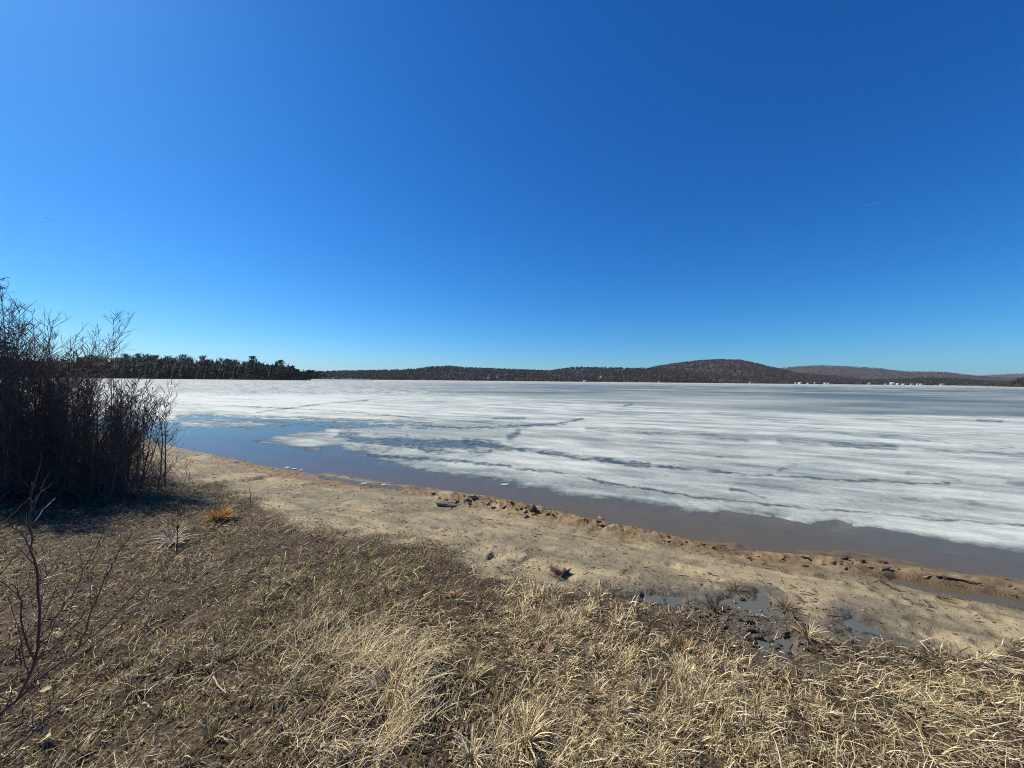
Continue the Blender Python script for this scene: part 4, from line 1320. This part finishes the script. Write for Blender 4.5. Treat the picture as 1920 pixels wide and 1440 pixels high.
def pick(pal, n):
    c = pal[rng.integers(0, len(pal), n)]
    return c * rng.uniform(0.72, 1.22, (n, 1)) * rng.uniform(0.94, 1.06, (n, 3))


def scatter(n, rmin, rmax, amax=72, power=0.0):
    a = np.radians(rng.uniform(-amax, amax, n))
    u = rng.uniform(0, 1, n)
    r = rmin + (rmax - rmin) * u if power == 0 else (rmin ** power + (rmax ** power - rmin ** power) * u) ** (1 / power)
    return r * np.sin(a), r * np.cos(a), r


def turf(n, name, rmin, rmax, mode):
    x, y, r = scatter(n, rmin, rmax)
    z = ground_z(x, y)
    soil, px, py, d = zones(x, y, z)
    hay, sedge, green, dark = grass_fields(px, py, x, y)
    left = sstep(620, 380, px)
    if mode == 'mat':
        prob = soil * (1 - 0.9 * dark) * (1 - .35 * sedge) * (1 + .5 * left)
    elif mode == 'hay':
        prob = soil * np.minimum(hay * 1.15, 1) * (1 - .6 * dark) * np.where(x > .9, 1.0, 1)
    elif mode == 'green':
        prob = soil * green * .9
    else:
        prob = soil * (0.07 + sedge) * (1 - .85 * dark)
    clump = fbm(x * 4.5, y * 4.5, 3, 210)
    prob = prob * np.clip((0.74 if mode in ('sedge', 'mat') else .62) + 1.8 * clump, 0.08, 1.3)
    macro = fbm(x * 0.95 + 4.0, y * 1.25, 3, 230)
    if mode in ('mat', 'sedge'):
        prob = prob * np.clip(0.80 + 1.9 * macro + .35 * sedge, 0.10, 1.15)
    k = rng.uniform(0, 1, n) < prob
    x, y, z, r, hay, sedge, green, left, clump, dark = (v[k] for v in (x, y, z, r, hay, sedge, green, left, clump, dark))
    n = len(x)
    flow = fbm(x * 0.9, y * 0.9, 2, 220) * 4.0
    P = np.stack([x, y, z - 0.004], -1)
    if mode == 'mat':
        az = flow + rng.normal(0, 1.3, n)
        tilt = np.clip(rng.normal(1.22, .28, n), .3, 1.62); bend = rng.normal(.25, .4, n)
        L = rng.uniform(.03, .115, n) * (1 - .2 * left); W = rng.uniform(.0014, .0040, n)
        P[:, 2] += rng.uniform(0, .022, n)
        w = np.clip(.40 + .12 * left + .55 * hay + .25 * sedge - .25 * dark, .05, .95)
        u = rng.uniform(0, 1, n)[:, None]
        col = np.where(u < (w * .55)[:, None], pick(STRAW, n) * .92, pick(BROWN, n))
        g = rng.uniform(0, 1, n) < .06 + green * .6
        col = np.where(g[:, None], pick(GREEN, n), col)
    elif mode == 'hay':
        right = x > 0.9
        az = np.where(right, 2.45 + rng.normal(0, .5, n), 1.9 + flow * .75 + rng.normal(0, .8, n))
        tilt = np.clip(rng.normal(1.12, .22, n), .4, 1.6); bend = rng.normal(.6, .55, n)
        L = rng.uniform(.07, .25, n) * np.where(right, .55, .9); W = rng.uniform(.0015, .0034, n)
        P[:, 2] += rng.uniform(0, .055, n) * np.where(right, .5, 1)
        col = np.where(rng.uniform(0, 1, n)[:, None] < .72, pick(STRAW, n), pick(BROWN, n) * 1.25)
    elif mode == 'green':
        az = rng.uniform(0, 6.28, n); tilt = np.clip(rng.normal(.7, .3, n), .05, 1.4); bend = rng.normal(.6, .4, n)
        L = rng.uniform(.04, .11, n); W = rng.uniform(.002, .004, n); col = pick(GREEN, n)
    else:
        az = rng.uniform(0, 6.28, n); az = az * .6 + flow * .8; tilt = np.clip(rng.normal(.95, .36, n), .05, 1.55); bend = rng.normal(.8, .7, n)
        L = rng.gamma(4.0, .018, n).clip(.025, .16); W = rng.gamma(4.0, .00085, n).clip(.0014, .0065)
        P[:, 2] += rng.uniform(0, .02, n)
        col = np.where(rng.uniform(0, 1, n)[:, None] < .62, pick(STRAW, n), pick(BROWN, n) * 1.1)
    W = W * (0.9 + .13 * r)
    return tag(obj(name, blades(P, az, tilt, bend, L, W, col, name), M_GRASS), kind="stuff")


turf(340000, "matted_grass", 0.9, 9.5, 'mat')
turf(165000, "hay_grass", 0.9, 6.0, 'hay')
turf(34000, "green_grass", 1.5, 7.0, 'green')
turf(420000, "sedge_grass", 0.9, 6.5, 'sedge')


# leaf crumbs and twig bits in the turf and along its edge
def litter(n, name):
    x, y, r = scatter(n, 1.0, 10.0)
    z = ground_z(x, y)
    soil, px, py, d = zones(x, y, z)
    _, _, _, dark = grass_fields(px, py, x, y)
    edge = np.exp(-((soil - .5) / .35) ** 2)
    k = rng.uniform(0, 1, n) < np.clip(soil * .35 + dark * .8 * (d > .3) + edge * .5, 0, 1) * (d > .4)
    x, y, z, r = x[k], y[k], z[k], r[k]; n = len(x)
    a = rng.uniform(0, 6.28, n); s = rng.uniform(.004, .013, n) * (1 + .05 * r)
    c, sn = np.cos(a), np.sin(a)
    loc = np.array([(-1, 0, 0), (0, -.5, .3), (1, 0, .1), (0, .5, .35)])
    T = rng.normal(0, .35, (n, 4))
    X_ = loc[None, :, 0] * s[:, None]; Y_ = loc[None, :, 1] * s[:, None]
    V = np.stack([x[:, None] + X_ * c[:, None] - Y_ * sn[:, None], y[:, None] + X_ * sn[:, None] + Y_ * c[:, None], z[:, None] + .004 + (loc[None, :, 2] + np.abs(T)) * s[:, None]], -1).reshape(-1, 3)
    pal = np.array([(.16, .10, .06), (.10, .065, .04), (.24, .17, .11), (.07, .05, .035), (.38, .32, .24), (.30, .22, .15), (.055, .045, .04)])
    m_ = mesh_np(name, V, np.arange(4 * n).reshape(-1, 4))
    attr(m_, "tint", np.repeat(pick(pal, n), 4, 0))
    tag(obj(name, m_, M_LEAF), kind="stuff")


litter(110000, "leaf_litter")


def beach_bits(n, name):
    """small dark twigs and bark crumbs the water left on the sand"""
    a = np.radians(rng.uniform(-62, 62, n)); r = rng.uniform(2.2, 14.5, n)
    x, y = r * np.sin(a), r * np.cos(a)
    z, d = height(x, y)
    soil, px, py, _ = zones(x, y, z)
    patch = fbm(x * 1.3, y * 1.9, 3, 300)
    k = (d > .12) & (rng.uniform(0, 1, n) < np.clip(.30 + 2.2 * patch, .02, 1) * (1 - soil) * np.where(d < .7, 1.0, .6))
    x, y, z, r = x[k], y[k], z[k], r[k]; n = len(x)
    ang = math.radians(-24) + rng.normal(0, .55, n)
    L = rng.gamma(1.6, .010, n) * (1 + .06 * r); W = rng.uniform(.0016, .0048, n) * (1 + .10 * r)
    u = np.stack([np.cos(ang), np.sin(ang)], -1); v = np.stack([-u[:, 1], u[:, 0]], -1)
    rows = []
    for sl, sw, sz in ((-1, -.4, .1), (-1, .4, .1), (0, 1, .2), (1, .4, .1), (1, -.4, .1), (0, -1, .2), (-.5, 0, 1.2), (.6, 0, 1.0)):
        rows.append(np.stack([x + u[:, 0] * L * sl + v[:, 0] * W * sw, y + u[:, 1] * L * sl + v[:, 1] * W * sw, z + .001 + W * sz], -1))
    V = np.stack(rows, 1).reshape(-1, 3)
    T = np.array([(0, 6, 1), (1, 6, 2), (2, 6, 7), (2, 7, 3), (3, 7, 4), (4, 7, 5), (5, 7, 6), (5, 6, 0)])
    m_ = mesh_np(name, V, None, ((np.arange(n) * 8)[:, None, None] + T[None])[:, :, ::-1].reshape(-1, 3))
    pal = np.array([(.10, .07, .045), (.06, .045, .03), (.15, .10, .06), (.045, .038, .03), (.20, .15, .09)])
    attr(m_, "tint", np.repeat(pick(pal, n), 8, 0))
    tag(obj(name, m_, M_LEAF), kind="stuff")


beach_bits(34000, "beach_debris")

# ------------------------------------------------------------------ tussocks, each a thing
def tussock_mesh(seed, n, L0, L1, W, pal, tilt0=.15, tilt1=1.1, bend=1.0, name="tussock", radius=.035):
    global rng
    keep_, rng = rng, np.random.default_rng(seed)
    az = rng.uniform(0, 6.28, n); rr = rng.uniform(0, radius, n)
    P = np.stack([np.sin(az) * rr, np.cos(az) * rr, np.full(n, -.012)], -1)
    tilt = rng.uniform(tilt0, tilt1, n); b = rng.normal(bend, .35, n)
    L = rng.uniform(L0, L1, n); Wd = rng.uniform(.6, 1.2, n) * W
    m_ = blades(P, az + rng.normal(0, .35, n), tilt, b, L, Wd, pick(pal, n), name, 4)
    rng = keep_
    return m_


PALE = [tussock_mesh(300 + i, 110, .05, .18, .0044, np.concatenate([STRAW, STRAW * 1.1, BROWN[3:4]])) for i in range(6)]
MIXED = [tussock_mesh(320 + i, 80, .06, .15, .005, np.concatenate([STRAW * .8, GREEN, BROWN])) for i in range(4)]


ORD = ['leftmost', 'second from the left', 'third from the left', 'fourth from the left', 'fifth from the left', 'sixth from the left', 'seventh from the left', 'eighth from the left',
       'ninth from the left', 'tenth from the left', 'eleventh from the left', 'twelfth from the left']


def ranked(points, bands, text):
    """labels that say the row (far to near) and the rank in it"""
    pts = sorted(range(len(points)), key=lambda i: points[i][1])
    out = [None] * len(points)
    per = int(math.ceil(len(points) / len(bands)))
    for b, name_ in enumerate(bands):
        row = sorted(pts[b * per:(b + 1) * per], key=lambda i: points[i][0])
        for k_, i in enumerate(row):
            out[i] = text.format(ORD[k_], name_)
    return out


def tussock(px, py, me_, label, s=1.0, group=None, name="grass_tussock", material=None):
    x, y, z = spot(px, py)
    o = obj(name, me_, material or M_GRASS, loc=(x, y, z))
    o.rotation_euler = (0, 0, float(rng.uniform(0, 6.28))); o.scale = (s, s, s)
    return tag(o, label, "grass tussock", group)


TP = [(1290, 1260), (1180, 1240), (1110, 1225), (1240, 1215), (1330, 1225), (1080, 1180), (1010, 1165), (1150, 1170), (1370, 1270), (1200, 1300), (1120, 1300), (1310, 1330),
      (1250, 1365), (1170, 1390), (1080, 1360), (1390, 1350), (1340, 1400), (1230, 1425), (1130, 1440), (1040, 1290), (960, 1210), (900, 1180), (940, 1150), (1420, 1420), (1480, 1440),
      (1060, 1420), (880, 1420), (930, 1390), (1270, 1300), (1000, 1110), (960, 1105), (1100, 1150), (1030, 1130)]
TL_ = ranked(TP, ['the farthest row', 'the middle row', 'the row nearest the bottom edge'], 'pale sedge tussock, {} in {}')
for i, (a, b) in enumerate(TP):
    tussock(a + rng.uniform(-6, 6), b + rng.uniform(-4, 4), PALE[i % 6], TL_[i], rng.uniform(.5, .9), "pale sedge tussocks in the middle foreground")
GP = [(690, 1045), (760, 1075), (660, 1100), (640, 1035), (500, 1120), (560, 1165), (420, 1180), (730, 1110), (350, 1240), (250, 1300), (480, 1230), (610, 1320), (540, 1400), (400, 1380)]
GL_ = ranked(GP, ['the row toward the sand', 'the row nearer the camera'], 'low green-brown grass clump, {} in {}')
for i, (a, b) in enumerate(GP):
    tussock(a, b, MIXED[i % 4], GL_[i], rng.uniform(.7, 1.1), "green-brown grass clumps in the left turf")
tussock(410, 975, tussock_mesh(401, 420, .09, .22, .009, np.array([(.50, .29, .09), (.42, .24, .075), (.55, .36, .14)]), .0, 1.1, 1.0, radius=.07), "orange-brown rounded tussock beside the sand at left", 1.15)
tussock(322, 1020, tussock_mesh(402, 60, .12, .28, .010, np.array([(.62, .56, .44), (.5, .44, .33)]), .2, 1.2, 1.3), "bleached drooping clump around a dark dead stalk", 1.1)
tussock(984, 1392, tussock_mesh(403, 95, .12, .22, .0075, np.concatenate([STRAW * 1.1, GREEN[3:]]), .1, 1.35, .9), "star-shaped straw tussock nearest the bottom edge of the photo", 1.05)
tussock(885, 1275, tussock_mesh(404, 90, .12, .22, .006, np.concatenate([STRAW, GREEN])), "green-hearted straw tussock right of the pale hay", 1.0)
tussock(1040, 1072, tussock_mesh(405, 120, .05, .13, .006, np.array([(.20, .12, .07), (.15, .09, .055), (.26, .17, .1)]), .1, 1.2, .8), "reddish-brown tuft on the sand above a dark hole", 1.0)
tussock(1378, 1108, tussock_mesh(406, 90, .06, .15, .006, np.array([(.28, .18, .10), (.2, .13, .08)]), .3, 1.4, .6), "flat reddish grass tuft on the sand beyond the grey puddle", 1.1)
tussock(1472, 1140, tussock_mesh(407, 130, .07, .16, .006, np.array([(.26, .18, .11), (.33, .24, .15), (.2, .14, .09)]), .2, 1.35, .9), "brown clump on the sand right of the grey silty puddle", 1.1)
tussock(1515, 1195, tussock_mesh(408, 90, .10, .2, .006, np.concatenate([STRAW * .8, BROWN])), "upright dry clump at the wet mud left of the lone puddle", 1.0)
tussock(1280, 1218, tussock_mesh(409, 130, .06, .12, .006, np.array([(.38, .24, .11), (.3, .19, .09)]), .05, 1.1, .7), "small orange-tinted tuft in front of the dark mud", 1.0)
tussock(1340, 1145, tussock_mesh(410, 80, .06, .14, .007, np.array([(.05, .045, .04), (.08, .065, .05), (.2, .15, .1)]), .2, 1.4, .8), "blackened rotted clump standing in the wet mud", 1.1)
tussock(560, 1300, tussock_mesh(411, 60, .1, .22, .005, np.concatenate([GREEN, STRAW])), "thin greenish tuft at the left rim of the hay", 1.0)
tussock(1225, 1108, tussock_mesh(412, 18, .05, .12, .005, BROWN, .1, 1.3, .6), "few brown stems standing at the edge of the shallow puddle", 1.0)
tussock(1435, 1105, tussock_mesh(413, 16, .05, .13, .005, BROWN, .2, 1.3, .5), "sparse dark stems by the top of the grey silty puddle", 1.0)
tussock(675, 1240, tussock_mesh(414, 150, .14, .3, .0045, STRAW * 1.08, .2, 1.3, 1.2, radius=.09), "shaggy mound of pale hay, the brighter left one", 1.1, name="hay_mound")
tussock(740, 1300, tussock_mesh(415, 190, .16, .34, .0045, STRAW * 1.08, .1, 1.35, 1.5, radius=.08), "combed-over mound of pale hay above a dark hollow", 1.15, name="hay_mound")
tussock(720, 1370, tussock_mesh(416, 150, .14, .32, .0045, STRAW, .3, 1.4, 1.1, radius=.09), "trailing pale hay hanging down toward the bottom edge", 1.1, name="hay_mound")

# dry stalks standing in the grass
M_STALK = plain("dry_stalk", (0.36, 0.27, 0.17), .8, .3, 30)
M_DARKSTALK = plain("dark_stalk", (0.045, 0.03, 0.025), .8, .3, 30)


def stalk(px0, py0, px1, py1, rad, material, label, head=False, name="dry_stalk", lift=0.0):
    x, y, z = spot(px0, py0)
    top = at_depth(float(px1), float(py1), y + lift)
    b = np.array([x, y, z]); t = top - b
    g = Geo()
    pts = [np.array([0, 0, -.02]), t * .35 + np.array([.006, 0, .004]), t * .7 + np.array([.002, 0, .006]), t]
    g.tube(pts, [rad, rad * .9, rad * .8, rad * .6], 6)
    if head:
        g.tube([t, t + np.array([0, 0, .02]), t + np.array([.003, 0, .045])], [rad * 1.2, rad * 2.2, rad * .8], 7)
    return tag(obj(name, g.mesh(name), material, loc=(x, y, z)), label, "stalk")


stalk(803, 1310, 833, 1203, .0022, M_STALK, "thin pale stalk slanting up over the dark hollow beside the hay")
stalk(330, 1040, 333, 992, .006, M_DARKSTALK, "short dark seed stalk in the bleached clump", True)
stalk(470, 952, 468, 912, .004, M_DARKSTALK, "single dark stem at the sand's edge near the orange tussock")
stalk(1152, 1300, 1090, 1258, .0022, M_STALK, "bent straw stem lying over the sedge tussocks", lift=.1)
stalk(780, 1398, 870, 1370, .0022, M_STALK, "pale straw lying low left of the star-shaped tussock", lift=.05)

# ------------------------------------------------------------------ fallen leaves, sticks, clods, ice scraps
def leaf_mesh(seed, col, size=.05):
    r = np.random.default_rng(seed)
    n = 9; u = np.linspace(0, 1, n)
    w = np.sin(u ** .8 * math.pi) * .42 * (1 + .22 * np.sin(u * 22 + seed)); w[0] = .03; w[-1] = .01
    curl = r.uniform(.2, .7); bend = r.uniform(-.5, .6)
    V = []
    for i in range(n):
        zc = bend * (u[i] - .5) ** 2
        for s in (-1, 0, 1):
            V.append(((u[i] - .5), s * w[i], zc + abs(s) * w[i] * curl))
    q = [(3 * i + s, 3 * i + s + 1, 3 * i + s + 4, 3 * i + s + 3) for i in range(n - 1) for s in (0, 1)]
    m_ = mesh_np("leaf", np.array(V) * size, q)
    attr(m_, "tint", np.tile(np.array(col), (len(V), 1)))
    return m_


def leaf(px, py, me_, label, s=1.0, group=None):
    x, y, z = spot(px, py)
    o = obj("fallen_leaf", me_, M_LEAF, loc=(x, y, z + .03))
    o.rotation_euler = (float(rng.normal(0, .35)), float(rng.normal(0, .35)), float(rng.uniform(0, 6.28))); o.scale = (s, s, s)
    return tag(o, label, "leaf", group)


leaf(845, 1120, leaf_mesh(1, (.52, .20, .07), .075), "bright orange-brown leaf lying on the brown turf")
leaf(1031, 1226, leaf_mesh(2, (.34, .20, .16), .075), "pinkish-brown curled leaf among the sedge tussocks")
leaf(1005, 1218, leaf_mesh(3, (.28, .17, .13), .06), "smaller brown leaf beside the pinkish curled leaf")
leaf(495, 1096, leaf_mesh(4, (.62, .56, .42), .05), "pale cream leaf on the dark flattened turf")
leaf(84, 1306, leaf_mesh(5, (.60, .50, .30), .05), "pale yellow leaf under the sapling's fork")
leaf(90, 1392, leaf_mesh(6, (.55, .45, .27), .06), "long buff leaf below the sapling near the corner")
leaf(1735, 1135, leaf_mesh(7, (.14, .06, .04), .06), "dark red leaf lying alone on the right-hand sand")
LP = [leaf_mesh(30 + i, c, .026) for i, c in enumerate([(.45, .38, .26), (.36, .27, .17), (.28, .17, .10), (.2, .12, .07), (.42, .31, .18), (.5, .45, .36)])]
for i in range(70):
    a, b = rng.uniform(20, 1300), rng.uniform(1020, 1420)
    if b < 1080 + max(0, a - 700) * .12 + 10 or 850 < a < 1300 and b > 1180: a = rng.uniform(20, 620)
    leaf(a, max(b, 990 + a * .06), LP[int(rng.integers(0, 6))], "small faded dead leaf lying flat in the matted grass", rng.uniform(.6, 1.15), "small faded leaves in the grass")


def stick(pts_px, rad, label, material, lift=.012, name="stick"):
    P = np.array([spot(a, b) for a, b in pts_px]); P[:, 2] += lift
    o = P.mean(0); Q_ = P - o
    u = np.linspace(0, 1, len(Q_)); uu = np.linspace(0, 1, 9)
    Q_ = np.stack([np.interp(uu, u, Q_[:, i]) for i in range(3)], -1) + rng.normal(0, rad * .35, (9, 3))
    g = Geo(); g.tube(Q_, rad * np.linspace(1, .55, 9), 7)
    tag(obj(name, g.mesh(name, True), material, loc=tuple(o)), label, "stick")


stick([(1650, 1091), (1666, 1100), (1684, 1110)], .011, "dark straight stick lying on the right-hand sand", M_DARKSTALK)
stick([(236, 1274), (252, 1278), (272, 1274), (292, 1270)], .011, "short weathered stick in the turf right of the sapling", M_WOOD, .02)
stick([(1755, 1087), (1795, 1091), (1840, 1098)], .010, "long dark driftwood stick along the wet shoreline ridge", M_DARKSTALK)
stick([(500, 1366), (508, 1363), (518, 1362)], .009, "stubby dark stick in the grass at lower left", M_DARKSTALK, .03)
stick([(270, 1328), (276, 1334), (284, 1340)], .007, "short pale stick in the grass left of centre", M_PALEWOOD, .03)
stick([(400, 1285), (408, 1300), (424, 1318)], .0045, "bent white twig crossing the left turf", M_PALEWOOD, .05)
stick([(384, 1302), (394, 1288), (400, 1272)], .004, "short white twig beside the bent white one", M_PALEWOOD, .05)
stick([(62, 948), (80, 930), (95, 908)], .012, "pale dead branch at the foot of the edge alders, upper of two", M_WOOD, .25)
stick([(66, 958), (84, 942), (97, 922)], .010, "pale dead branch at the foot of the edge alders, lower of two", M_WOOD, .18)
stick([(5, 842), (35, 834), (70, 836)], .010, "grey dead branch caught in the dark alder clump", M_WOOD, .35)


def clod_mesh(seed, squash=.65, sharp=.35):
    r = np.random.default_rng(seed)
    nu, nv = 11, 8
    V, q = [], []
    off = r.uniform(0, 100)
    for j in range(nv):
        for i in range(nu):
            th = math.pi * (j + .5) / nv; ph = 2 * math.pi * i / nu
            d = np.array([math.sin(th) * math.cos(ph), math.sin(th) * math.sin(ph), math.cos(th)])
            k = 1 + sharp * float(gnoise(np.array([d[0] * 1.8 + off]), np.array([d[1] * 1.8 + d[2] * 1.3]), seed)[0]) + sharp * .6 * float(gnoise(np.array([d[0] * 4 + off]), np.array([d[1] * 4 - d[2] * 3]), seed + 1)[0])
            V.append(d * k * np.array([1, .8, squash]))
    q = [(j * nu + i, j * nu + (i + 1) % nu, (j + 1) * nu + (i + 1) % nu, (j + 1) * nu + i) for j in range(nv - 1) for i in range(nu)]
    V.append(np.array([0, 0, squash])); V.append(np.array([0, 0, -squash]))
    t = [(len(V) - 2, (i + 1) % nu, i) for i in range(nu)] + [(len(V) - 1, (nv - 1) * nu + i, (nv - 1) * nu + (i + 1) % nu) for i in range(nu)]
    V = np.array(V)[:, :]
    m_ = mesh_np("clod", V, np.array(q)[:, ::-1], np.array(t)[:, ::-1])
    return m_


CLODS = [clod_mesh(500 + i, .55 + .05 * (i % 4), .9) for i in range(9)]


def clod(px, py, s, me_, label, group=None, sink=.3, stretch=1.0, material=None, name="mud_clod", cat="clod"):
    x, y, z = spot(px, py)
    o = obj(name, me_, None, loc=(x, y, z + s * (.5 - sink)))
    if not me_.materials: me_.materials.append(M_CLOD)
    if material:
        o.material_slots[0].link = 'OBJECT'; o.material_slots[0].material = material
    o.rotation_euler = (float(rng.normal(0, .25)), float(rng.normal(0, .25)), float(rng.uniform(-.6, .6))); o.scale = (s * stretch, s, s)
    return tag(o, label, cat, group)


M_DARKCLOD = plain("dark_clod", (0.085, 0.062, 0.042), .95, .4, 12)
M_GREYCLOD = plain("grey_clod", (0.22, 0.19, 0.14), .95, .3, 12)
clod(999, 960, .072, clod_mesh(560, 1.15, .5), "largest dark upright clod at the churned shoreline", None, .15, .8, M_DARKCLOD)
clod(1056, 1080, .048, clod_mesh(561, .7, .9), "dark earthen clod in the hole below the reddish tuft", None, .25, 1.5, M_DARKCLOD)
clod(836, 948, .085, clod_mesh(562, .45, .5), "flat grey sand slab tilted up at the churned ridge", None, .3, 2.4, M_GREYCLOD)
line = [(800, 930), (840, 936), (880, 943), (930, 948), (980, 957), (1030, 967), (1090, 978), (1140, 990)]
la = np.array(line, float)
for i in range(44):
    u = rng.uniform(0, 1); k = np.interp(u, np.linspace(0, 1, len(la)), la[:, 0]); v = np.interp(k, la[:, 0], la[:, 1]) + rng.normal(1, 6)
    clod(k, v, rng.gamma(2.0, .0085) + .006, CLODS[i % 9], "small lump of churned brown sand on the shoreline ridge", "lumps on the churned ridge", .34, rng.uniform(.9, 1.8), [None, M_GREYCLOD, None, None][i % 4])
for i in range(42):
    k = rng.uniform(1180, 1920); v = np.interp(k, [1180, 1300, 1400, 1500, 1700, 1920], [1000, 1022, 1040, 1055, 1076, 1106]) + rng.normal(0, 5)
    clod(k, v, rng.uniform(.006, .018), CLODS[i % 9], "thin crust of reddish sand along the right-hand waterline", "crusts along the right-hand waterline", .3, rng.uniform(1.4, 3.2), [None, M_CLOD, M_DARKCLOD][i % 3], "sand_crust", "sand crust")
for i, (a, b) in enumerate([(1580, 1049), (1617, 1053), (1650, 1056), (1510, 1048)]):
    clod(a, b, .026, CLODS[i], ["dark broken slab at the waterline, leftmost pair member nearer the water", "dark slab of sand right of the first broken slab", "flat dark slab farthest right on the rusty bank", "low lump at the start of the rusty bank"][i], None, .3, 2.2, M_DARKCLOD if i < 3 else None)
for i in range(46):
    k, v = rng.uniform(1290, 1540), 0
    v = 1150 + (k - 1290) * .26 + rng.normal(0, 20)
    clod(k, v, rng.uniform(.012, .03), CLODS[i % 9], "black rotted lump sticking out of the wet mud", "lumps in the wet mud", .3, rng.uniform(1, 1.7), M_DARKCLOD, "rotted_lump", "mud lump")
M_SHARD = plain("ice_shard", (0.82, 0.86, 0.88), .3, .05, 8, .5)
for i, (a, b, s) in enumerate([(541, 876, .10), (552, 879, .08), (566, 880, .06), (684, 906, .10), (720, 909, .07), (762, 917, .06), (948, 908, .12), (1340, 925, .02), (1755, 1088, .02), (1762, 1090, .02), (1746, 1087, .016)]):
    p = on_plane(float(a), float(b), 0.012)
    o = obj("ice_shard", clod_mesh(600 + i, .25, .5), M_SHARD, loc=tuple(float(v) for v in p)); o.scale = (s * .8, s * .35, s * .25)
    tag(o, "white scrap of ice by the water, " + ["leftmost of the left three", "middle of the left three", "last of the left three", "longest, lying in the left channel", "short one in the left channel", "smallest in the left channel", "long one at the ice edge", "tiny lone one on the brown water", "middle speck by the right driftwood", "last speck by the right driftwood", "first speck by the right driftwood"][i], "ice shard", "ice scraps along the water's edge")

# high thin contrails
M_TRAIL = plain("contrail_vapour", (0.9, 0.9, 0.9), .9, .02, .001)
for a, b, c_, d_, lab in ((78, 405, 101, 413, "short white contrail high over the alders"), (1622, 386, 1646, 379, "faint short contrail in the deep blue sky over the far hill")):
    p0, p1 = at_depth(float(a), float(b), 15000.0), at_depth(float(c_), float(d_), 15000.0)
    g = Geo(); mid = (p0 + p1) / 2
    g.tube([p0 - mid, (p0 - mid) * .4, (p1 - mid) * .5, p1 - mid], [3, 9, 7, 2] if a < 200 else [1, 1.6, 1.6, 1], 6)
    tag(obj("contrail", g.mesh("contrail"), M_TRAIL, loc=tuple(float(v) for v in mid)), lab, "contrail")

# ------------------------------------------------------------------ the air between here and the hills
m, N, L, out = mat("haze_air")
pv = N("VolumePrincipled")
pv.inputs['Color'].default_value = (0.78, 0.82, 0.92, 1)
pv.inputs['Density'].default_value = 0.000034
pv.inputs['Anisotropy'].default_value = 0.2
L(pv.outputs[0], out.inputs['Volume'])
g = Geo(); box(g, -9000, 9000, -400, 9200, -3.0, 212.0)
tag(obj("haze", g.mesh("haze"), m), kind="stuff")
